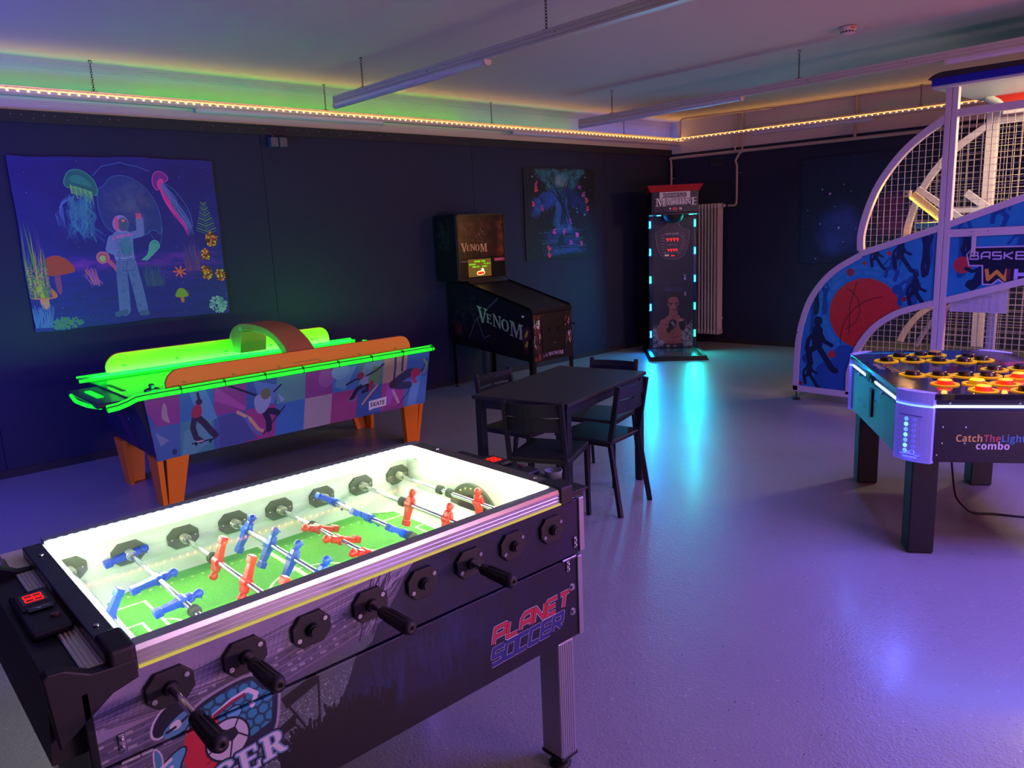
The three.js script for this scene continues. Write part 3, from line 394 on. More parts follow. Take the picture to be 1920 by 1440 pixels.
  W('rear_rail', rbox2(.349, 1.576, .889, .932, -2.30, -2.262, .004), alu); W('end_rail', rbox2(.300, .345, .885, .932, -2.26, -1.515, .004), std(0x3c3f46, .35, .7)); W('end_rail', rbox2(1.532, 1.578, .889, .933, -2.26, -1.515, .004), std(0x6c6a66, .35, .7));
  const seam = glow(0xe8dc58, .18, 0x8a8430); W('light_seam', box2(.352, 1.53, .8845, .889, -1.512, -1.4995), seam);
  const barLight = glow(0xf2ffe0, 2.5, 0xffffff), dashM = std(0x9aa0c8, .4), dot = rb(.014, .006, .005, .002);
  W('led_bar', box2(.352, 1.526, .893, .931, -2.262, -2.256), barLight, 'glowing white diode bar'); W('led_bar', box2(1.524, 1.531, .895, .931, -2.25, -1.55), barLight, 'glowing white diode bar'); W('led_bar', box2(.346, .352, .893, .927, -2.25, -1.55), barLight); W('led_bar', box2(.352, 1.526, .897, .927, -1.548, -1.543), barLight);
  for (let k = 0; k < 46; k++) { const m = W('led', dot.clone().translate(.365 + k * .0252, .9305, -2.266), dashM); m.castShadow = false; }
  const white = 0xf4ffe6; wArea(t, [.94, .911, -2.252], [1, 0, 0], [0, -.05, 1], 1.15, .03, white, POWER.pitch); wArea(t, [.94, .911, -1.552], [1, 0, 0], [0, -.3, -1], 1.15, .025, white, POWER.pitch); wArea(t, [.356, .911, -1.9], [0, 0, 1], [1, -.5, 0], .68, .03, white, POWER.pitch * .6); wArea(t, [1.52, .911, -1.9], [0, 0, 1], [-1, -.4, 0], .68, .03, white, POWER.pitch);
  wArea(t, [.94, .885, -2.338], [1, 0, 0], [0, -.35, -1], 1.15, .006, 0xf4ffe0, POWER.seam); W('light_seam', box2(.352, 1.53, .882, .889, -2.334, -2.33), seam); W('corner_bracket', rbox2(1.49, 1.522, .885, .90, -2.25, -2.225, .003), std(0x6f8a78, .4)); 
  W('glass_top', box2(.351, 1.526, .932, .935, -2.258, -1.545), new THREE.MeshPhysicalMaterial({ color: 0xffffff, transmission: 1, thickness: 0, roughness: .02, ior: 1.45 }));
  for (const [x, z] of [[.323, -2.155], [.32, -1.645], [1.556, -2.13], [1.553, -1.63]]) W('screw', tf(screwHead.clone(), x, .9345, z, -Math.PI / 2), screwMat);
  // moulded ends: corner blocks, trays, score counters
  W('corner_block', rbox2(.302, .353, .872, .94, -1.60, -1.498, .01), blackMould); W('corner_block', rbox2(1.528, 1.582, .878, .936, -1.60, -1.498, .008), blackMould);
  const scoop = shape([[.205, .79], [.30, .86], [.345, .872], [.345, .905], [.30, .905], [.27, .908], [.24, .925], [.228, .932], [.203, .935], [.196, .93]]); W('end_moulding', tf(ext(scoop, .022, .004), 0, 0, -1.522), blackMould); W('end_moulding', tf(ext(scoop, .02, .004), 0, 0, -2.17), blackMould);
  W('end_tray', hexa([[.19, .74, -1.535], [.262, .74, -1.535], [.262, .74, -2.15], [.19, .74, -2.15]], [[.205, .905, -1.535], [.300, .90, -1.535], [.300, .90, -2.15], [.205, .905, -2.15]]), blackMould);
  for (let k = 0; k < 5; k++) W('tray_rib', box2(.262 + k * .008, .2655 + k * .008, .9025, .9065, -2.14, -1.54), alu);
  W('end_tray', mg(rbox2(1.60, 1.668, .70, .895, -2.12, -1.535, .006), rbox2(1.578, 1.672, .893, .901, -2.14, -1.52, .003)), blackMould);
  const red = glow(0xff1408, .9, 0x300404), redDisplay = (g) => g;
  const digits = (parent, cx, y, cz, s, turn) => { for (const k of [-1, 1]) { const seg = [[0, .9, .75, .12], [0, 0, .75, .12], [0, -.9, .75, .12], [-.42, .45, .12, .8], [.42, .45, .12, .8], [-.42, -.45, .12, .8], [.42, -.45, .12, .8]]; part(parent, 'led_digit', tf(mg(seg.map(([a, b, w, h]) => bx(w * s, .001, h * s, a * s, 0, b * s))), cx + k * s * .62 * Math.cos(turn), y, cz - k * s * .62 * Math.sin(turn), 0, turn), red); } };
  const decal = canvas(128, 64, (x, w, h) => { x.fillStyle = '#0c0e18'; x.fillRect(0, 0, w, h); poly(x, [[8, 50], [40, 40], [60, 18], [70, 42]], '#b8b4c8'); poly(x, [[62, 44], [118, 30], [90, 50]], '#c8a860'); });
  const counter = (x, z, turn) => {
    const c = thing('score_counter', x < 1 ? 'black score counter with red digits on the left end of the football table' : 'black score counter with red digits at the far end of the football table', 'score counter', [x, .906, z], turn);
    part(c, 'counter_housing', mg(rb(.078, .018, .25, .008, 0, .009, 0), rb(.066, .006, .10, .003, 0, .0195, -.05)), blackMould); digits(c, 0, .0235, -.06, .019, Math.PI / 2); part(c, 'display_window', rb(.05, .001, .062, .0004, 0, .0225, -.06), std(0x250305, .2)); part(c, 'decal', uvRect(box2(-.022, .026, .0225, .0234, -.008, .018), 0, 2, -.022, .026, -.008, .018), print(decal, .3)); part(c, 'push_button', cyl(.009, .01, .004, 14, .018, .0205, .06), std(0x5a1820, .4));
  };
  counter(.257, -1.845, 0); counter(1.612, -1.832, 0);
  { const c = thing('ball_cup', 'small grey round cup on the far end of the football table, beside its counter', 'cup', [1.662, .901, -1.66]); part(c, 'cup_wall', lathe([[.001, .002], [.026, .002], [.03, .026], [.027, .026], [.024, .006], [.001, .006]], 20), std(0x6f8088, .5)); }
  // bearings, rods, figures
  const oct = (w, h) => { const c = .3; return [[-w, -h * (1 - c * 2)], [-w * .55, -h], [w * .55, -h], [w, -h * (1 - c * 2)], [w, h * (1 - c * 2)], [w * .55, h], [-w * .55, h], [-w, h * (1 - c * 2)]]; };
  const plateGeo = ext(oct(.045, .036), .009, .002), plateIn = ext(oct(.044, .031), .006, .002);
  const springGeo = mg([0, 1, 2, 3, 4, 5].map((k) => tor(.0125, .0018, 0, 0, .004 + k * .0042)), cyl(.0095, .0095, .026, 12, 0, 0, .013, Math.PI / 2));
  const gripGeo = lathe([[.001, 0], [.010, 0], [.0135, .004], [.0145, .012], [.0125, .022], [.0135, .05], [.0155, .10], [.0155, .112], [.012, .121], [.004, .122], [.0035, .116], [.001, .116]], 16); gripGeo.rotateX(Math.PI / 2);
  const gripRib = mg([...Array(12)].map((_, i) => { const q = i / 12 * 6.283; return rod([.0138 * Math.cos(q), .0138 * Math.sin(q), .026], [.0155 * Math.cos(q), .0155 * Math.sin(q), .108], .0013, 5); }));
  const blue = std(0x0b49c4, .32), redP = std(0xd4200e, .32);
  const man = mg(lathe([[.001, .052], [.008, .05], [.0115, .044], [.0115, .038], [.009, .031], [.006, .027], [.006, .024]], 14), tf(rb(.012, .003, .012, .0014), .009, .0425, 0), // head with cap peak
    tf(rb(.020, .034, .030, .008), 0, .012, 0), cyl(.0135, .0135, .030, 14, 0, 0, 0, Math.PI / 2), rod([0, .02, .015], [.004, -.004, .021], .0055), rod([0, .02, -.015], [.004, -.004, -.021], .0055),
    hexa([[-.007, -.052, .0085], [.007, -.052, .0085], [.007, -.052, -.0085], [-.007, -.052, -.0085]], [[-.009, -.006, .012], [.009, -.006, .012], [.009, -.006, -.012], [-.009, -.006, -.012]]), [0, 1, 2].map((k) => rb(.017, .003, .02, .001, 0, -.018 - k * .007, 0)), rb(.02, .021, .026, .004, .002, -.060, 0));
  const rods = [ // x, team, angle of the figures, their places, reach of the handle (0 = none), where the bumpers sit
    [0, blue, 2.62, [-1.907], .26, []], [1, blue, -1.45, [-2.273, -2.037, -1.859, -1.64], .165, [-1.779]], [2, redP, 2.75, [-2.026, -1.84, -1.655], 0, [-2.06]], [3, blue, -.55, [-2.188, -2.03, -1.889, -1.732, -1.60], .175, []],
    [4, redP, 1.25, [-2.034, -1.907, -1.762, -1.62], 0, [-2.062]], [5, blue, -2.2, [-2.208, -1.989, -1.793], .175, [-1.76]], [6, redP, -.35, [-1.99, -1.792], 0, [-2.03]], [7, redP, 0, [-1.826], 0, [-2.03, -1.976]]];
  for (const [k, team, ang, zs, reach, bumps] of rods) {
    const rx = .40 + .1545 * k, z1 = reach ? -1.5 + reach - .115 : -1.478;
    const p = W('bearing_plate', tf(plateGeo.clone(), rx, .825, ZF), blackMould); for (const [a, b] of [[-.033, -.016], [.033, .016]]) part(p, 'screw', tf(screwHead.clone(), rx - .93 + a, .825 + b, ZF + 1.9 + .0115), screwMat);
    if (!reach) W('bearing_cap', mg(cyl(.015, .017, .02, 16, rx, .825, ZF + .014, Math.PI / 2), cyl(.012, .012, .008, 16, rx, .825, ZF + .026, Math.PI / 2)), blackMould); else W('bearing_cap', cyl(.014, .018, .016, 16, rx, .825, ZF + .013, Math.PI / 2), blackMould);
    const q = W('inner_plate', tf(plateIn.clone(), rx, .825, -2.2915), std(0x59604f, .6)); for (const s of [-1, 1]) part(q, 'screw', sph(.0035, rx - .93 + s * .034, .825 - 0, -2.283 + 1.9), screwMat);
    const r = W('rod', rod([rx, .825, -2.30], [rx, .825, z1], .0078, 16), chrome);
    const sub = (n, g, m) => part(r, n, g.translate(rx - .93, .825, 1.9), m);
    sub('spring', tf(springGeo.clone(), 0, 0, -2.284), std(0xc8ccb4, .3, .7));
    for (const z of bumps) sub('rubber_bumper', mg(cyl(.013, .013, .012, 14, 0, 0, z, Math.PI / 2), cyl(.0155, .0155, .003, 14, 0, 0, z - .007, Math.PI / 2), cyl(.0155, .0155, .003, 14, 0, 0, z + .007, Math.PI / 2)), std(0x3c423a, .8));
    for (const z of zs) { const m = part(r, 'player_figure', man, team); m.position.set(rx - .93, .825, z + 1.9); m.rotation.z = ang; }
    if (reach) { sub('handle', tf(mg(gripGeo.clone(), gripRib.clone()).scale(1.12, 1.12, 1), 0, 0, z1 - .004), blackMould); }
  }
  // hardware on the printed side
  const bolt = mg(cyl(.0115, .0125, .003, 20, 0, 0, 0, Math.PI / 2), cyl(.0075, .0085, .006, 6, 0, 0, .004, Math.PI / 2));
  for (const y of [.612, .532]) W('bolt', tf(bolt.clone(), 1.563, y, ZF + .001), screwMat);
  const latch = mg(rb(.012, .034, .004, .005), sph(.0045, 0, .008, .003), sph(.0045, 0, -.008, .003)); for (const [x, y] of [[1.582, .752], [1.547, .685], [.302, .752], [.30, .668]]) W('latch_plate', tf(latch.clone(), x, y, ZF + .003), screwMat);
  for (const x of [1.557, .33]) W('hinge', mg(cyl(.004, .004, .034, 10, x - .018, .709, ZF + .004, 0, 0, Math.PI / 2), cyl(.004, .004, .022, 10, x + .012, .709, ZF + .004, 0, 0, Math.PI / 2)), screwMat);
  // legs
  const lx = [[1.497, 1.566], [.29, .358]], lz = [[-1.587, -1.5], [-2.32, -2.235]];
  for (const [a, b] of lx) for (const [c, d] of lz) {
    const ribs = []; for (let i = 0; i < 6; i++) ribs.push(box2(a + .008 + i * .0095, a + .013 + i * .0095, .052, .44, d, d + .0014));
    const l = W('leg', mg(rbox2(a, b, .05, .446, c, d, .006), ribs), alu); part(l, 'rubber_foot', mg(rbox2(a - .002, b + .002, .04, .052, c - .002, d + .002, .003), cyl(.012, .012, .03, 12, (a + b) / 2, .025, (c + d) / 2), lathe([[.001, 0], [.034, 0], [.036, .006], [.028, .014], [.012, .018]], 20, (a + b) / 2, 0, (c + d) / 2)).translate(-.93, 0, 1.9), blackMould);
  }
}
// ------------------------------------------------------------------ air hockey table
{
  const art = canvas(2048, 430, (x, w, h) => {
    x.fillStyle = '#3f6fae'; x.fillRect(0, 0, w, h); seed = 61;
    const col = [['#8d4a9c', '#4a6fb4'], ['#3f7cc0', '#4a90a4'], ['#8a4a98', '#4a66b4'], ['#3f66b0', '#9a4490'], ['#5a9aa0', '#3f78c4'], ['#8a4a94', '#a79cac'], ['#4a80c0', '#a04888'], ['#5a8f94', '#3f62a8'], ['#b8a08c', '#a04a90'], ['#3f70b8', '#4a82c4']];
    col.forEach(([a, b], i) => { x.fillStyle = a; x.fillRect(i * 205, 0, 206, 196); x.fillStyle = b; x.fillRect(i * 205, 196, 206, 240); });
    poly(x, [[260, 0], [360, 0], [430, 210], [330, 260]], '#5a9ad0'); poly(x, [[230, 260], [380, 200], [420, 330], [300, 430], [215, 430]], '#5f9fb8'); poly(x, [[420, 0], [620, 180], [600, 196], [410, 90]], '#a45ab0'); poly(x, [[660, 0], [840, 60], [800, 190], [700, 140]], '#5a84cc'); poly(x, [[830, 120], [880, 170], [850, 190]], '#86a8d8'); poly(x, [[440, 210], [560, 196], [700, 420], [450, 430]], '#4a58a0'); poly(x, [[1280, 20], [1420, 10], [1330, 190], [1250, 150]], '#6aa4c8'); poly(x, [[1480, 10], [1640, 0], [1560, 150], [1440, 170]], '#74a8b8'); poly(x, [[1560, 40], [1630, 60], [1600, 190], [1500, 190]], '#6f9c6a'); poly(x, [[1900, 200], [1990, 160], [1960, 430], [1880, 430]], '#6aa4dc'); poly(x, [[1690, 220], [1760, 200], [1730, 380], [1660, 380]], '#a85ab4');
    disc(x, 1180, 70, 60, '#9a62a8', 70); disc(x, 1290, 40, 70, '#7ab0d0', 60); poly(x, [[60, 230], [140, 300], [90, 330]], '#7d8ec0'); poly(x, [[20, 90], [70, 190], [10, 196]], '#3f66b4'); blob(x, [[110, 40], [128, 60], [132, 130], [150, 190], [120, 170], [96, 140], [100, 90]], '#a894ae'); blob(x, [[150, 380], [170, 360], [190, 385], [170, 415]], '#2f3f6a');
    // skaters
    figure(x, '#3a3154', [[40, [300, 170], [350, 230], [390, 290], [420, 330]], [34, [290, 180], [280, 250], [300, 320], [330, 350]], [16, [310, 20], [322, 80]]], [318, 80, 20]); blob(x, [[280, 100], [320, 90], [338, 130], [330, 180], [290, 185], [266, 170]], '#a03a5e'); line(x, [[276, 356], [410, 352]], '#1e2038', 9); for (const a of [300, 388]) disc(x, a, 366, 9, '#1e2038'); line(x, [[306, 350], [340, 350]], '#c0a4c0', 12);
    figure(x, '#2b2c50', [[44, [740, 230], [800, 240], [830, 260]], [40, [745, 240], [770, 300], [775, 370]], [14, [510, 10], [600, 60], [690, 110]], [12, [800, 100], [850, 60]]]); blob(x, [[660, 110], [720, 100], [790, 120], [770, 200], [730, 250], [680, 230]], '#8fa2d4'); disc(x, 745, 105, 34, '#6a7a5e', 40); line(x, [[740, 392], [880, 220]], '#262848', 10); line(x, [[560, 200], [640, 260], [700, 350], [730, 370]], '#c8a890', 22); line(x, [[620, 250], [650, 330], [720, 400]], '#4a80c8', 14);
    figure(x, '#28264a', [[34, [1500, 170], [1430, 200], [1390, 270]], [30, [1510, 180], [1520, 220], [1480, 230]], [13, [1340, 150], [1420, 120], [1460, 130]], [13, [1500, 110], [1580, 80], [1640, 40]]]); disc(x, 1452, 100, 28, '#a0384c'); poly(x, [[1450, 130], [1510, 110], [1520, 170], [1470, 180]], '#9aa4cc'); line(x, [[1370, 285], [1430, 275]], '#6f7ab0', 10); blob(x, [[1530, 150], [1570, 160], [1560, 220], [1520, 240]], '#a8365c'); line(x, [[1480, 330], [1540, 260], [1600, 200]], '#d0a080', 16);
    figure(x, '#333a66', [[70, [1780, 190], [1860, 150], [1930, 150]], [60, [1730, 220], [1800, 240], [1880, 250]], [16, [1740, 10], [1744, 90], [1740, 180]], [16, [1805, 10], [1806, 120]], [18, [1960, 160], [2010, 130], [2020, 60]]]); disc(x, 1740, 215, 34, '#3a2a44'); blob(x, [[1880, 130], [1950, 110], [1990, 180], [1950, 260], [1900, 220]], '#b8365e'); disc(x, 1960, 210, 26, '#4f92d0'); line(x, [[1800, 400], [1860, 330], [1890, 290]], '#232448', 8); line(x, [[1740, 270], [1800, 380]], '#c8a0c0', 22); line(x, [[2000, 60], [2030, 100], [2010, 170]], '#7fa06a', 18);
    x.save(); x.translate(1612, 350); x.rotate(-.02); poly(x, [[-76, -34], [74, -42], [76, 32], [-30, 34], [-70, 42]], '#e8eaf0'); text(x, 'SKATE', 0, 0, 50, '#14202c', 'sans-serif', 'bold', 'center', 0, .86); text(x, 'AIRHOCKEY', 4, 52, 24, '#7d9cd0', 'sans-serif', 'normal'); x.restore();
  });
  const t = thing('air_hockey_table', 'air hockey table with glowing green rails, orange barriers and a side printed with skaters', 'table', [2.48, 0, -5.5]), W = (n, g, m, l) => wpart(t, n, g, m, l);
  const navy = std(0x161a3a, .45), purple = std(0x3a1440, .5), orange = std(0xf07c10, .5), deck = std(0x1f2c2a, .28), green = 0x12ff1e;
  W('cabinet', hexa([[1.50, .33, -5.075], [3.57, .33, -5.075], [3.57, .33, -6.0], [1.50, .33, -6.0]], [[1.36, .76, -4.945], [3.60, .76, -4.945], [3.60, .76, -6.10], [1.36, .76, -6.10]]), navy);
  const F = (X, y, o = 0) => [X, y, -5.06 + (y - .33) * .3218 + o];
  { const a = F(1.405, .775), b = F(3.575, .775), c = F(3.595, .33), d = F(1.478, .33), q = quadGeo([a, b, c, d], [[.002, 1], [.998, 1], [1, 0], [.035, 0]]), k = (p) => [p[0], p[1] - .003, p[2] - .014]; W('front_panel', mg(q, quadGeo([d, c, k(c), k(d)]), quadGeo([a, d, k(d), k(a)]), quadGeo([b, k(b), k(c), c])), print(art, .4), 'side panel printed with coloured squares and skaters'); }
  W('end_panel', hexa([[1.492, .34, -5.07], [1.50, .34, -5.07], [1.50, .34, -5.96], [1.492, .34, -5.96]], [[1.354, .75, -4.95], [1.364, .75, -4.95], [1.364, .75, -6.08], [1.354, .75, -6.08]]), navy);
  W('end_stripe', hexa([[1.488, .34, -5.42], [1.496, .34, -5.42], [1.496, .34, -5.58], [1.488, .34, -5.58]], [[1.350, .75, -5.34], [1.360, .75, -5.34], [1.360, .75, -5.52], [1.350, .75, -5.52]]), purple);
  W('coin_lock', cyl(.014, .014, .012, 14, 1.41, .60, -5.30, 0, 0, Math.PI / 2), std(0xc0c8a0, .3, .6)); W('coin_lock', cyl(.012, .012, .012, 14, 1.40, .63, -5.75, 0, 0, Math.PI / 2), screwMat);
  W('playing_deck', rbox2(1.36, 3.60, .755, .772, -6.08, -4.96, .004), deck); W('goal_slot', rbox2(1.40, 1.43, .772, .7735, -5.70, -5.35, .0005), std(0x0a0d0e, .6));
  // glowing acrylic rails
  const railLight = glow(green, .5, 0x1c6a20), tubeAt = (pts, r) => tube(pts, r, 40, 8);
  const near = [[1.185, .752, -4.865], [1.25, .757, -4.868], [1.34, .776, -4.885], [1.42, .787, -4.893], [2.4, .791, -4.893], [3.0, .791, -4.893], [3.60, .793, -4.895]];
  W('led_rail', tubeAt(near, .013), railLight); W('led_rail', tubeAt(near.map(([a, b, c]) => [a, b + .021, c - .022]), .0085), railLight);
  W('rail_body', tubeAt(near.map(([a, b, c]) => [a, b + .004, c - .02]), .017), std(0x2a6a34, .3));
  for (const [y, z] of [[.80, -6.03], [.782, -5.965]]) W('led_rail', tubeAt([[1.30, y, z], [2.4, y, z], [3.52, y, z]], .012), railLight);
  W('rail_body', rbox2(1.30, 3.55, .772, .80, -6.06, -5.99, .006), std(0x33402c, .4));
  W('led_rail', tubeAt([[1.16, .755, -5.60], [1.14, .747, -5.4], [1.16, .74, -5.2], [1.2, .738, -5.08]], .012), railLight); W('end_rail', rbox2(1.17, 1.38, .735, .765, -5.75, -5.05, .012), std(0x2a2238, .35)); W('led_rail', rbox2(1.235, 1.275, .762, .772, -5.58, -5.28, .004), railLight); W('led_rail', rbox2(3.56, 3.575, .785, .797, -5.9, -5.4, .004), railLight);
  for (let k = 0; k < 8; k++) { const X = 1.62 + k * .28; W('rail_joint', rbox2(X, X + .005, .775, .822, -4.935, -4.879, .001), std(0x0b2a0c, .5)); }
  // barriers
  const barrier = (x0, x1, y0, y1, z, th) => { const w = x1 - x0, s = new THREE.Shape(); s.moveTo(0, 0); s.lineTo(0, (y1 - y0) * .45); s.quadraticCurveTo(.02, y1 - y0, .11, y1 - y0); s.lineTo(w - .1, y1 - y0); s.quadraticCurveTo(w - .01, y1 - y0, w, (y1 - y0) * .4); s.lineTo(w, 0); return tf(ext(s, th, .003), x0, y0, z); };
  const bn = W('barrier', barrier(1.565, 3.43, .775, .918, -5.0, .022), orange, 'orange barrier facing the room'), bf = W('barrier', barrier(1.50, 3.30, .78, .94, -6.045, .022), orange, 'far orange barrier lit green');
  const clipGeo = mg(rb(.02, .007, .008, .002), cyl(.0045, .0045, .012, 10, .004, 0, .002, Math.PI / 2), rb(.007, .006, .01, .002, -.009, .006, 0)); const clipM = std(0x2a3012, .5), clipY = std(0x9aa03a, .5);
  for (let k = 0; k < 6; k++) part(bn, 'bolt_clip', tf(clipGeo.clone(), 1.68 + k * .323 - 2.48, .83, -4.972 + 5.5), clipY); for (let k = 0; k < 5; k++) part(bf, 'bolt_clip', tf(clipGeo.clone(), 1.62 + k * .38 - 2.48, .845, -6.016 + 5.5), clipM);
  // score arch over the table
  const arch = new THREE.Shape(); arch.moveTo(-.56, .0); arch.lineTo(-.56, .09); arch.quadraticCurveTo(-.5, .2, -.3, .225); arch.quadraticCurveTo(0, .25, .2, .20); arch.quadraticCurveTo(.42, .14, .5, .0); arch.lineTo(.42, 0); arch.quadraticCurveTo(.3, .14, .16, .165); arch.quadraticCurveTo(-.05, .205, -.28, .185); arch.lineTo(-.32, .165); arch.lineTo(-.36, 0);
  const ag = ext(arch, .20, .006); ag.rotateY(-Math.PI / 2); ag.translate(2.63, .845, -5.48); const am = std(0xb0683a, .5);
  const ar = W('score_arch', ag, am); part(ar, 'arch_speaker', cyl(.04, .04, .006, 20, 2.428 - 2.48, .945, -5.90 + 5.5, 0, 0, Math.PI / 2), std(0x22303a, .7)); part(ar, 'arch_lamp', rb(.004, .03, .05, .002, 2.424 - 2.48, 1.035, -5.80 + 5.5), std(0x8aa05a, .4));
  { const p = thing('hockey_mallet', 'dark hockey mallet lying on the left end of the air hockey deck', 'mallet', [1.52, .773, -5.12]); part(p, 'mallet_body', lathe([[.001, .012], [.03, .012], [.04, .024], [.048, .024], [.048, .004], [.044, 0], [.001, 0]], 24), std(0x14202a, .4)); part(p, 'grip_knob', lathe([[.001, .058], [.014, .056], [.02, .046], [.016, .03], [.02, .012]], 18), std(0x14202a, .4)); }
  // splayed legs, each of two plates
  for (const [x, s] of [[1.475, 1], [3.585, -1]]) for (const [z, q] of [[-5.085, -1], [-5.99, 1]]) {
    const P = (a, y, b) => [x + s * a, y, z + q * b], H8 = (T, B, t) => hexa(B.map(([a, b]) => P(a, 0, b)), T.map(([a, b]) => P(a, t, b)));
    const fl = (T, B) => s * q > 0 ? [T.reverse(), B.reverse()] : [T, B], l = [fl([[.055, -.03], [.20, -.03], [.20, .02], [.055, .02]].map((v) => v), [[.055, .035], [.145, .035], [.145, .085], [.055, .085]])][0];
    W('leg', H8(l[0], l[1], .335), orange, 'orange leg'); const k = fl([[0, -.02], [.035, -.02], [.035, .17], [0, .17]], [[.02, .045], [.05, .045], [.05, .16], [.02, .16]]); W('leg_plate', H8(k[0], k[1], .335), orange);
    W('leg_core', H8(...fl([[.03, .0], [.06, .0], [.06, .03], [.03, .03]], [[.045, .06], [.06, .06], [.06, .08], [.045, .08]]), .335), std(0x3a1a2a, .6));
  }
const gl = 0x10ff50; wArea(t, [2.48, .79, -5.03], [1, 0, 0], [0, .08, -1], 2.0, .03, gl, POWER.hockey); wArea(t, [2.48, .818, -4.90], [1, 0, 0], [0, 1, .2], 2.2, .02, gl, POWER.hockey * .03); wArea(t, [2.4, .815, -6.0], [1, 0, 0], [0, .6, -1], 2.2, .02, gl, POWER.hockey * .08); wArea(t, [2.45, .803, -5.960], [1, 0, 0], [0, -.1, -1], 2.1, .02, 0x08ff34, POWER.hockey * 7);
}

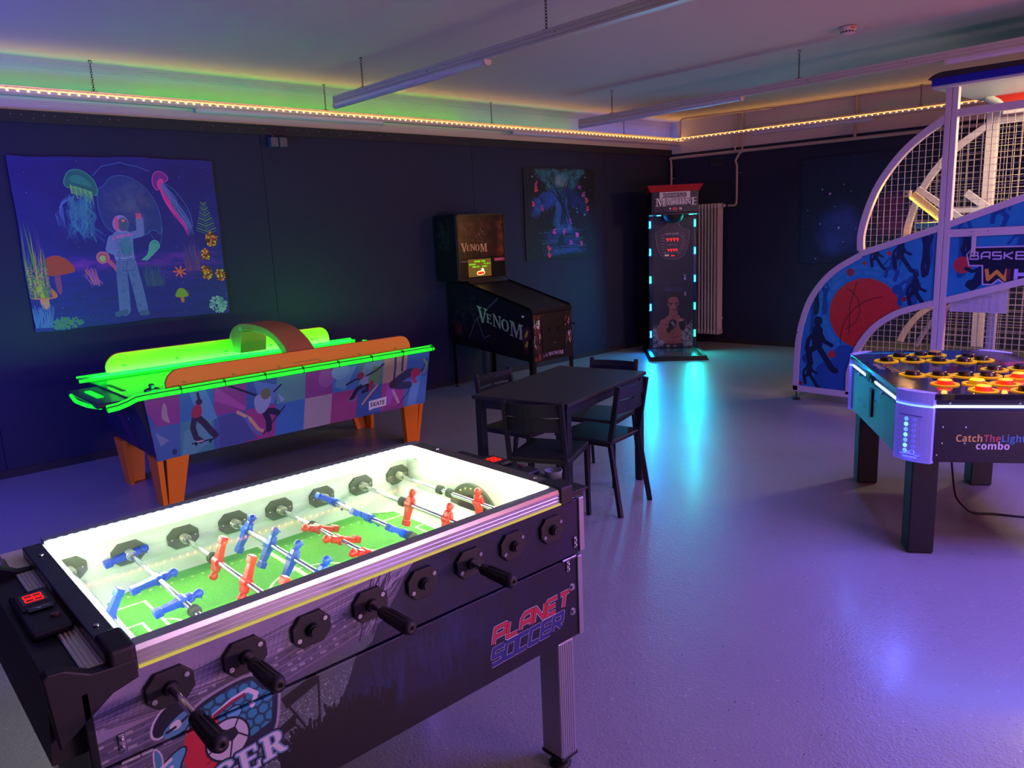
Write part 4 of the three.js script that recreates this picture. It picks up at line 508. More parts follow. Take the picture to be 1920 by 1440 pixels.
// ------------------------------------------------------------------ pinball machine
{
  const venom = (x, a, b, s, fill, edge) => { let X = a; for (const [ch, k, dy, w] of [['V', 1.35, 0, .8], ['E', .8, .05, .55], ['N', 1.05, .02, .74], ['O', .95, .06, .72], ['M', 1.25, .1, .9]]) { x.save(); x.translate(X, b + dy * s); x.font = `bold ${s * k}px serif`; x.textBaseline = 'middle'; x.lineJoin = 'miter'; x.strokeStyle = edge; x.lineWidth = s * .09; x.strokeText(ch, 0, 0); x.fillStyle = fill; x.fillText(ch, 0, 0); x.restore(); X += w * s * (ch === 'O' ? 1.02 : 1); } };
  const side = canvas(1024, 620, (x, w, h) => { x.fillStyle = '#0d0f16'; x.fillRect(0, 0, w, h); seed = 19;
    for (let i = 0; i < 260; i++) disc(x, rr(0, w), rr(0, h), rr(14, 70), `rgba(${['34,14,30', '14,22,34', '48,18,26', '10,12,18'][i % 4]},.2)`); for (let i = 0; i < 40; i++) disc(x, rr(30, 160), rr(340, 450), rr(14, 44), 'rgba(150,60,40,.1)');
    for (let i = 0; i < 60; i++) { const a = rr(90, 460), b = rr(120, 440); line(x, [[a, b], [a + rr(-60, 60), b + rr(-50, 60)], [a + rr(-90, 90), b + rr(-20, 130)]], `rgba(${['90,100,110', '130,110,140', '60,80,90'][i % 3]},.35)`, rr(2, 7)); }
    line(x, [[250, 470], [330, 330], [420, 260], [640, 110]], '#4a4a54', 16); line(x, [[360, 290], [440, 460], [520, 430]], '#6a6478', 8);
    x.save(); x.transform(1, .22, 0, 1, 0, 0); venom(x, 368, 172, 138, '#a8b096', '#10140f'); x.restore();
    blob(x, [[900, 360], [970, 320], [1010, 360], [1000, 540], [910, 560]], '#4a2030'); blob(x, [[922, 420], [962, 350], [975, 380], [945, 430]], '#c8b82a'); blob(x, [[925, 480], [968, 430], [965, 490], [938, 510]], '#c8b82a'); });
  const front = canvas(640, 600, (x, w, h) => { x.fillStyle = '#0c0b10'; x.fillRect(0, 0, w, h); seed = 29;
    for (let i = 0; i < 120; i++) disc(x, i % 2 ? rr(0, 120) : rr(520, 640), rr(0, h), rr(8, 34), `rgba(${['60,30,70', '120,40,44', '30,30,50', '140,70,40'][i % 4]},.3)`);
    for (let i = 0; i < 40; i++) { const L = i % 2, a = L ? rr(20, 110) : rr(540, 620), b = rr(60, 420); line(x, [[a, b], [a + rr(-20, 20), b + rr(20, 60)]], ['#d8d0e0', '#a080b0', '#d07a5a'][i % 3], rr(3, 9)); }
    blob(x, [[40, 130], [90, 70], [110, 80], [100, 180], [70, 190]], '#d8cfc0'); disc(x, 66, 100, 18, '#2fa04a'); for (const [a, b] of [[520, 110], [530, 180], [590, 120]]) disc(x, a, b, 9, '#b8a878');
    for (let i = 0; i < 12; i++) line(x, [[rr(120, 260), rr(470, 560)], [rr(120, 260), rr(470, 560)]], '#8a6a9a', 5); line(x, [[90, 500], [100, 580]], '#c83a5a', 10); venom(x, 235, 515, 62, '#c8bcd8', '#1a0f20'); });
  const glassArt = canvas(640, 640, (x, w, h) => { x.fillStyle = '#150a0e'; x.fillRect(0, 0, w, h); seed = 39;
    for (let i = 0; i < 320; i++) disc(x, rr(0, w), rr(0, 420), rr(16, 70), `rgba(${['70,20,22', '44,16,28', '90,40,26', '30,14,22'][i % 4]},.22)`); for (let i = 0; i < 60; i++) disc(x, rr(560, 640), rr(60, 400), rr(14, 40), 'rgba(120,70,44,.2)');
    for (let i = 0; i < 46; i++) { const a = rr(20, 340), b = rr(20, 300); line(x, [[a, b], [a + rr(-30, 40), b + rr(-20, 60)], [a + rr(-40, 60), b + rr(10, 90)]], `rgba(${['150,130,140', '120,60,110', '180,160,150'][i % 3]},.35)`, rr(2, 9)); }
    venom(x, 30, 320, 92, '#d8a878', '#1c0c08'); x.fillStyle = '#0a0a0e'; x.fillRect(0, 430, w, 210); x.fillStyle = '#b8405a'; x.fillRect(490, 440, 150, 34); for (let i = 0; i < 8; i++) { x.fillStyle = '#e8b0b8'; x.fillRect(500 + i * 14, 452, 9, 9); } for (let i = 0; i < 9; i++) { x.fillStyle = '#7a7488'; x.fillRect(20 + i * 12, 452, 8, 12); } });
  const screen = canvas(384, 256, (x, w, h) => { x.fillStyle = '#5c4416'; x.fillRect(0, 0, w, h); text(x, 'VENOM PRO', 190, 34, 34, '#86ff10', 'monospace'); text(x, 'AUSTRIA', 66, 74, 30, '#86ff10', 'monospace', 'bold', 'center', 0, .9); text(x, 'V1.03.0', 318, 70, 30, '#86ff10', 'monospace', 'bold', 'center', 0, .9); text(x, 'ENGLISH - EUROS', 190, 110, 30, '#86ff10', 'monospace', 'bold', 'center', 0, .92); blob(x, [[130, 190], [180, 170], [214, 172], [212, 140], [236, 132], [262, 150], [258, 176], [280, 196], [260, 232], [190, 240], [140, 232]], '#ffe9a0'); disc(x, 236, 156, 20, '#fff2c8'); blob(x, [[146, 196], [200, 184], [262, 188], [258, 222], [190, 228], [150, 224]], '#ff2a0c'); });
  const t = thing('pinball_machine', 'dark pinball machine with its backbox against the left wall and a small lit score screen', 'pinball machine', [5.49, 0, -6.05]), W = (n, g, m, l) => wpart(t, n, g, m, l);
  const cab = std(0x0d0e14, .45), steel = std(0x22242c, .4, .7), X0 = 5.21, X1 = 5.77;
  const prof = [[-5.42, .385], [-5.42, .905], [-5.47, .925], [-6.36, 1.15], [-6.74, 1.16], [-6.74, .50], [-6.3, .46]], solid = (pts, x0, x1) => { const g = ext(pts.map(([z, y]) => [-z, y]), x1 - x0, 0); g.rotateY(Math.PI / 2); return g.translate(x0, 0, 0); };
  W('cabinet', solid(prof, X0 + .006, X1), cab); W('side_panel', uvRect(solid(prof.map(([z, y]) => [z - (z > -5.5 ? .004 : 0), y]), X0, X0 + .005), 2, 1, -6.74, -5.42, .385, 1.16), print(side, .4), 'side panel printed with tall pale lettering');
  W('front_panel', uvRect(box2(X0 + .004, X1 - .004, .395, .86, -5.42, -5.415), 0, 1, X0, X1, .385, .87), print(front, .4)); const door = W('coin_door', rbox2(5.33, 5.66, .47, .80, -5.415, -5.405, .006), std(0x08090c, .4)); part(door, 'coin_slot', mg([0, 1].map((k) => rb(.03, .05, .006, .003, 5.43 + k * .12 - 5.49, .70, -5.403 + 6.05))), steel); part(door, 'door_lock', cyl(.009, .009, .01, 12, 5.49 - 5.49, .56, -5.40 + 6.05, Math.PI / 2), screwMat);
  W('lockdown_bar', rbox2(X0 - .008, X1 + .008, .865, .912, -5.46, -5.402, .012), steel); for (const x of [X0 - .003, X1 + .003]) { W('side_rail', bar([x, .917, -5.44], [x, 1.152, -6.37], .012, .03), std(0x0a0b10, .35, .5)); W('flipper_button', cyl(.012, .012, .012, 16, x + (x < 5.5 ? -.004 : .004), .845, -5.55, 0, 0, Math.PI / 2), std(0xd8d4cc, .4)); }
  W('playfield_glass', bar([5.49, .918, -5.46], [5.49, 1.147, -6.37], .54, .004), new THREE.MeshPhysicalMaterial({ color: 0x0a1018, roughness: .06, clearcoat: 1, clearcoatRoughness: .04 })); W('apron', bar([5.45, .923, -5.50], [5.45, .935, -5.55], .3, .003), std(0x7a4a2a, .5));
  W('start_button', cyl(.012, .012, .01, 14, 5.27, .76, -5.412, Math.PI / 2), std(0x2fae4a, .4)); W('plunger_knob', mg(cyl(.006, .006, .07, 10, 5.735, .73, -5.39, Math.PI / 2), sph(.013, 5.735, .73, -5.35)), steel);
  W('backbox', rbox2(5.085, 5.775, 1.185, 1.885, -6.755, -6.395, .006), cab); W('backbox_neck', rbox2(5.25, 5.73, 1.14, 1.19, -6.72, -6.42, .004), cab);
  W('back_glass', uvRect(box2(5.11, 5.75, 1.20, 1.87, -6.395, -6.39), 0, 1, 5.11, 5.75, 1.20, 1.87), print(glassArt, .25)); W('glass_frame', mg(box2(5.092, 5.112, 1.19, 1.88, -6.395, -6.383), box2(5.748, 5.768, 1.19, 1.88, -6.395, -6.383), box2(5.092, 5.768, 1.868, 1.882, -6.395, -6.383), box2(5.092, 5.768, 1.188, 1.202, -6.395, -6.383)), cab);
  W('display_screen', uvRect(box2(5.225, 5.545, 1.222, 1.408, -6.389, -6.386), 0, 1, 5.225, 5.545, 1.222, 1.408), new THREE.MeshStandardMaterial({ color: 0x0a0806, emissiveMap: screen, emissive: 0xffffff, emissiveIntensity: .45, roughness: .3 }), 'lit score screen with green lettering'); wArea(t, [5.385, 1.31, -6.38], [1, 0, 0], [0, -.2, 1], .3, .16, 0xc08a30, .2);
  W('side_decal', uvRect(box2(5.081, 5.085, 1.3, 1.86, -6.74, -6.42), 2, 1, -6.74, -6.42, 1.2, 1.86), print(canvas(256, 512, (x, w, h) => { x.fillStyle = '#0b0c10'; x.fillRect(0, 0, w, h); seed = 55; for (let i = 0; i < 60; i++) disc(x, rr(40, 220), rr(20, 260), rr(8, 30), `rgba(${['40,56,40', '70,76,40', '24,36,44'][i % 3]},.3)`); }), .5));
  for (const [x, z, h] of [[X0 - .012, -5.425, .62], [X1 + .012, -5.425, .62], [X0 - .01, -6.70, .7], [X1 + .01, -6.70, .7]]) { const s = x < 5.5 ? -1 : 1, q = z > -6 ? 1 : -1; const l = W('leg', mg(box2(Math.min(x, x - s * .045), Math.max(x, x - s * .045), .035, h, z, z + .004), box2(x - .003, x + .003, .035, h, Math.min(z, z - q * .05), Math.max(z, z - q * .05)), box2(x - .012 - s * .01, x + .012 - s * .01, .03, .04, z - .012 - q * .01, z + .012 - q * .01)), std(0x14161c, .45, .5)); part(l, 'leg_leveller', mg(cyl(.006, .006, .03, 10, x - s * .012 - 5.49, .025, z - q * .012 + 6.05), lathe([[.001, 0], [.022, 0], [.02, .008], [.006, .012]], 16, x - s * .012 - 5.49, 0, z - q * .012 + 6.05)), steel); }
}
// ------------------------------------------------------------------ boxing machine in the corner
{
  const a48 = -48 * Math.PI / 180, wd = [Math.cos(48 * Math.PI / 180), Math.sin(48 * Math.PI / 180)];
  const t = thing('boxing_machine', 'tall boxing machine in the corner with cyan light clusters and a red crown', 'arcade machine', [7.67 + wd[0] * .335, 0, -5.84 + wd[1] * .335], a48);
  const sideBlack = std(0x090b10, .35), P = (n, g, m, l) => part(t, n, g, m, l);
  const base = P('foot_plate', mg(hexa(ring(-.372, .372, 0, -1.1, 0), ring(-.345, .345, .055, -1.08, -.03))), sideBlack); part(base, 'tread_plate', rb(.60, .006, .62, .002, 0, .057, -.36), std(0x3c4650, .12, .7));
  P('column', rbox2(-.315, .315, .05, 1.82, -1.08, -.70, .02), sideBlack);
  const art = canvas(512, 1400, (x, w, h) => { x.fillStyle = '#101a34'; x.fillRect(0, 0, w, h); seed = 83;
    for (let i = 0; i < 200; i++) disc(x, rr(0, w), rr(0, h), rr(30, 110), `rgba(${['14,24,52', '22,36,70', '10,14,30'][i % 3]},.12)`); for (let i = 0; i < 40; i++) disc(x, 300 + rr(-140, 120), 640 + rr(-24, 24), rr(12, 40), 'rgba(70,96,170,.12)', 10);
    for (const s of [0, 1]) { const q = (a) => s ? w - a : a; for (let i = 0; i < 70; i++) disc(x, q(rr(0, 130)), rr(1120, 1380), rr(10, 40), 'rgba(150,156,176,.3)'); for (let i = 0; i < 16; i++) line(x, [[q(0), rr(1040, 1400)], [q(rr(60, 190)), rr(1080, 1400)]], i % 2 ? '#8d93a8' : '#0d1428', rr(3, 10)); }
    // bare-chested fighter with raised gloves
    const skin = '#8a5450', dk = '#5c3440', lt = '#b07a6c';
    blob(x, [[130, 1400], [150, 1290], [140, 1180], [110, 1080], [150, 1010], [210, 990], [300, 990], [370, 1010], [400, 1080], [370, 1200], [365, 1300], [380, 1400]], skin); figure(x, skin, [[84, [140, 1060], [92, 1180], [110, 1260]], [66, [105, 1250], [210, 1130]], [84, [380, 1060], [400, 1120]], [60, [395, 1120], [385, 1060]]]);
    figure(x, skin, [[110, [265, 930], [265, 1010]]]); blob(x, [[160, 1010], [215, 960], [320, 960], [375, 1010], [265, 1060]], skin);
    blob(x, [[196, 800], [205, 720], [262, 690], [320, 715], [334, 800], [318, 900], [290, 945], [240, 945], [212, 900]], skin); blob(x, [[192, 780], [200, 700], [262, 664], [326, 696], [338, 780], [316, 745], [264, 735], [214, 745]], '#231a24'); disc(x, 194, 828, 12, dk, 22); disc(x, 336, 828, 12, dk, 22); line(x, [[212, 815], [252, 826]], '#2a1a22', 14); line(x, [[282, 826], [320, 815]], '#2a1a22', 14); disc(x, 234, 840, 12, '#1c1218', 6); disc(x, 300, 840, 12, '#1c1218', 6); line(x, [[268, 830], [262, 872], [278, 876]], lt, 9); line(x, [[238, 905], [296, 903]], '#4a2430', 10); line(x, [[250, 930], [284, 929]], dk, 7); blob(x, [[300, 850], [325, 830], [318, 895], [292, 930]], 'rgba(50,26,38,.6)'); line(x, [[232, 960], [262, 1000], [300, 960]], dk, 7);
    line(x, [[160, 1080], [220, 1120], [260, 1110]], dk, 8); line(x, [[262, 1010], [264, 1340]], dk, 7); for (let i = 0; i < 4; i++) { line(x, [[200, 1170 + i * 48], [255, 1178 + i * 48]], dk, 6); line(x, [[272, 1178 + i * 48], [330, 1168 + i * 48]], dk, 6); } for (let i = 0; i < 30; i++) disc(x, rr(140, 380), rr(1030, 1350), rr(8, 26), `rgba(${i % 2 ? '180,124,108' : '70,36,48'},.16)`);
    blob(x, [[196, 1090], [240, 1020], [300, 1040], [310, 1100], [270, 1160], [220, 1160]], '#0d1018', '#2c3444', 4); text(x, 'UFC', 262, 1090, 40, '#aeb4c4', 'sans-serif', 'bold', 'center', 1.0); blob(x, [[170, 1150], [215, 1120], [240, 1180], [200, 1220]], '#0d1018'); blob(x, [[330, 1040], [400, 1020], [430, 1100], [400, 1190], [350, 1160]], '#0d1018', '#2c3444', 4); for (let i = 0; i < 4; i++) line(x, [[340 + i * 14, 1030], [344 + i * 14, 1052]], '#c49a8a', 9);
    blob(x, [[120, 1400], [140, 1330], [260, 1350], [385, 1330], [400, 1400]], '#171a28'); x.strokeStyle = '#c8a0a8'; x.lineWidth = 6; x.strokeRect(186, 1362, 26, 24); text(x, 'UFC', 290, 1376, 26, '#b8a0b0'); x.fillStyle = '#8a90b8'; x.fillRect(404, 676, 24, 12); x.fillRect(406, 694, 20, 34); });
  P('front_panel', uvRect(rbox2(-.262, .262, .06, 1.80, -.702, -.692, .003), 0, 1, -.262, .262, .06, 1.50), print(art, .5), 'front panel printed with a bare-chested fighter');
  // score shield
  const sh = new THREE.Shape(); sh.moveTo(-.215, 1.60); sh.quadraticCurveTo(-.21, 1.30, -.1, 1.25); sh.quadraticCurveTo(0, 1.215, .1, 1.25); sh.quadraticCurveTo(.21, 1.30, .215, 1.60); sh.quadraticCurveTo(.1, 1.62, .075, 1.70); sh.lineTo(-.075, 1.70); sh.quadraticCurveTo(-.1, 1.62, -.215, 1.60);
  const shArt = canvas(512, 560, (x, w, h) => { x.fillStyle = '#1c1522'; x.fillRect(0, 0, w, h); text(x, 'YOUR SCORE', 250, 170, 34, '#b0a0b8', 'sans-serif', 'bold', 'center', 0, 1.05); text(x, 'HIGH SCORE', 250, 320, 24, '#8a7c98'); text(x, 'COIN', 246, 430, 14, '#8a7c98'); for (let i = 0; i < 8; i++) { x.fillStyle = '#6c6078'; x.fillRect(80 + (i > 4 ? (i - 4) * 12 : 0), 180 + i * 40, 64 - i * 2, 10); } for (const [a, b, r] of [[410, 190, 32], [428, 250, 34], [424, 312, 30], [396, 370, 28], [352, 416, 26]]) { x.strokeStyle = '#7a6c88'; x.lineWidth = 5; x.beginPath(); x.arc(a, b, r, 0, 5); x.stroke(); blob(x, [[a - 12, b], [a, b - 14], [a + 14, b - 6], [a + 8, b + 12], [a - 8, b + 10]], '#52475e'); } x.fillStyle = '#d8d4b0'; x.fillRect(138, 452, 64, 26); text(x, 'PLAY', 150, 430, 18, '#8a7c98'); });
  P('score_shield', uvRect(tf(ext(sh, .008, .003), 0, 0, -.692), 0, 1, -.22, .22, 1.20, 1.72), print(shArt, .35)); const rim = sh.getPoints(14).map((p) => [p.x * 1.01, p.y, -.684]); P('shield_rim', tube([...rim.slice(0, -1)], .004, 120, 6), std(0x7d7690, .3, .6));
  const red = glow(0xff1a0c, 1.1, 0x300404), seg7 = (cx, cy, s) => mg(bx(s * .8, s * .22, .004, cx, cy + s * .8, -.68), bx(s * .22, s * .8, .004, cx + s * .4, cy + s * .4, -.68), bx(s * .22, s * .5, .004, cx - s * .36, cy + s * .6, -.68), bx(s * .22, s * .6, .004, cx + s * .15, cy - s * .15, -.68));
  for (let k = 0; k < 4; k++) { P('led_digit', seg7(-.066 + k * .042, 1.478, .029), red); P('led_digit', seg7(-.054 + k * .034, 1.345, .024), red); } for (const x of [-.01, .014]) P('led_digit', bx(.014, .012, .004, x, 1.282, -.68), red);
  P('coin_slot', mg(rb(.028, .012, .006, .002, .16, 1.02, -.69), rb(.02, .04, .008, .002, .16, .98, -.69)), std(0x9aa0c8, .3, .7));
  // head: bag well, marquee and crown
  P('head_box', mg(rbox2(-.295, .295, 1.82, 2.095, -1.05, -.40, .012), rbox2(-.315, .315, 1.80, 1.825, -1.05, -.38, .004)), sideBlack);
  P('punch_bag', lathe([[.001, 1.70], [.06, 1.706], [.105, 1.735], [.125, 1.78], [.12, 1.815]], 22, 0, 0, -.56), std(0x07080b, .7));
  P('crown', mg(hexa(ring(-.30, .30, 2.085, -1.06, -.39), ring(-.345, .345, 2.165, -1.08, -.34))), std(0xb0101c, .45), 'red crown');
  const mq = canvas(768, 384, (x, w, h) => { x.fillStyle = '#07090e'; x.fillRect(0, 0, w, h); x.fillStyle = '#c8bcc0'; x.fillRect(110, 0, 548, 130); poly(x, [[110, 130], [658, 130], [600, 250], [170, 250]], '#c8bcc0'); for (const [lw, st] of [[20, '#0a0a10']]) { x.lineWidth = lw; x.strokeStyle = st; x.lineJoin = 'round'; x.font = 'bold 100px serif'; x.textAlign = 'center'; x.textBaseline = 'middle'; x.strokeText('BOXING', 384, 66); }
    text(x, 'BOXING', 384, 66, 100, '#a89aa2', 'serif'); let X = 30; for (const [ch, z, w2] of [['M', 210, 165], ['A', 140, 96], ['C', 150, 100], ['H', 150, 110], ['I', 150, 60], ['N', 150, 108], ['E', 190, 110]]) { x.font = `bold ${z}px serif`; x.textAlign = 'left'; x.textBaseline = 'middle'; x.lineWidth = 18; x.strokeStyle = '#0a0a10'; x.strokeText(ch, X, 190); x.fillStyle = '#cfc3c9'; x.fillText(ch, X, 190); X += w2; } blob(x, [[330, 300], [370, 285], [420, 292], [440, 330], [400, 356], [345, 350]], '#b82a44'); blob(x, [[270, 300], [310, 290], [325, 330], [290, 330]], '#bdb2b8'); blob(x, [[450, 300], [500, 290], [520, 340], [470, 340]], '#bdb2b8'); });
  P('marquee', uvRect(rbox2(-.265, .265, 1.83, 2.083, -.402, -.392, .002), 0, 1, -.265, .265, 1.83, 2.083), print(mq, .35), 'marquee lettered BOXING MACHINE');
  // light clusters up both edges
  const cya = glow(0x2ad8ff, 4, 0xb0f0ff), tea = glow(0x22ffd0, 4, 0xb0ffe8), haloB = glow(0x0a8cff, .5, 0x103050), haloT = glow(0x06d8a8, .5, 0x0a4038);
  const ys = [1.688, 1.335, .975, .612, .25], which = [[0, 0, 1, 0, 0], [1, 0, 0, 1, 1]];
  for (const s of [-1, 1]) ys.forEach((y, i) => { const k = which[s > 0 ? 1 : 0][i], c = P('led_cluster', rb(.03, .10, .008, .003, s * .288, y, -.695), k ? haloT : haloB); for (let j = 0; j < 4; j++) part(c, 'led', sph(.0095, s * .288, y - .03 + j * .02, -.690), k ? tea : cya); areaLight(t, [s * .288, y, -.682], [0, 1, 0], [s * .25, -.2, 1], .1, .04, k ? 0x18e8d0 : 0x1090ff, POWER.boxing); });
  P('led', rb(.05, .006, .02, .002, .20, 1.797, -.40), tea); P('led', rb(.05, .006, .02, .002, -.20, 1.797, -.40), cya);
  P('edge_strip', rbox2(-.305, -.272, .06, 1.80, -.702, -.696, .002), std(0x0c2030, .2)); P('edge_strip', rbox2(.272, .305, .06, 1.80, -.702, -.696, .002), std(0x0c2030, .2));
}

// ------------------------------------------------------------------ dining table and chairs
const darkSteel = std(0x1c1d24, .5, .3), darkTop = std(0x1f1d22, .55);
{
  const t = thing('dining_table', 'small rectangular dark metal table between the football table and the pinball machine', 'table', [3.3875, 0, -3.2665], .245);
  part(t, 'table_top', rb(1.056, .022, .656, .004, 0, .729, 0), darkTop);
  for (const s of [-1, 1]) { part(t, 'apron', bx(.94, .055, .02, 0, .69, s * .295), darkSteel); part(t, 'apron', bx(.02, .055, .57, s * .495, .69, 0), darkSteel); for (const q of [-1, 1]) part(t, 'leg', mg(rb(.048, .70, .048, .004, s * .49, .365, q * .29), rb(.044, .016, .044, .003, s * .49, .008, q * .29)), darkSteel); }
  const mk = (label, x, z, turn, from) => {
    if (from) { const c = from.clone(); c.name = numbered('metal_chair'); c.position.set(x, 0, z); c.rotation.y = turn; c.userData = { ...from.userData, label }; scene.add(c); return c; }
    const c = thing('metal_chair', label, 'chair', [x, 0, z], turn, 'dark metal chairs round the table'), curved = (y, h, dz) => { const s = []; for (let i = 0; i <= 8; i++) { const q = i / 8 * 2 - 1; s.push([q * .165, dz + .028 * (1 - q * q)]); } for (let i = 8; i >= 0; i--) { const q = i / 8 * 2 - 1; s.push([q * .165, dz + .028 * (1 - q * q) + .008]); } const g = ext(s, h, 0); g.rotateX(Math.PI / 2); return g.translate(0, y + h, 0); };
    part(c, 'seat', mg(rb(.36, .016, .40, .006, 0, .447, 0), bx(.33, .02, .36, 0, .43, 0)), std(0x241f22, .5));
    for (const s of [-1, 1]) { part(c, 'rear_leg', mg(bar([s * .165, .44, .19], [s * .178, 0, .262], .02, .03), bar([s * .165, .43, .19], [s * .165, .785, .25], .02, .03)), darkSteel); part(c, 'front_leg', bar([s * .17, .44, -.175], [s * .172, 0, -.19], .022, .022), darkSteel); part(c, 'side_rail', bar([s * .17, .43, .19], [s * .17, .43, -.185], .014, .022), darkSteel); }
    part(c, 'back_slat', curved(.70, .07, .228), darkSteel); part(c, 'back_slat', curved(.615, .075, .215), darkSteel); part(c, 'slat_link', mg(bx(.012, .02, .008, 0, .696, .254)), darkSteel);
    return c;
  };
  const c0 = mk('dark metal chair on the open floor side of the table, farthest from the left wall', 3.44, -3.04, .16);
  mk('dark metal chair on the wall side of the table, its backrest catching blue light', 3.28, -3.53, .13 + Math.PI, c0);
  mk('dark metal chair at the table end nearest the football table', 2.975, -3.0, -1.12, c0);
  mk('dark metal chair at the far end of the table, nearest the corner', 3.82, -3.345, 1.87, c0);
}
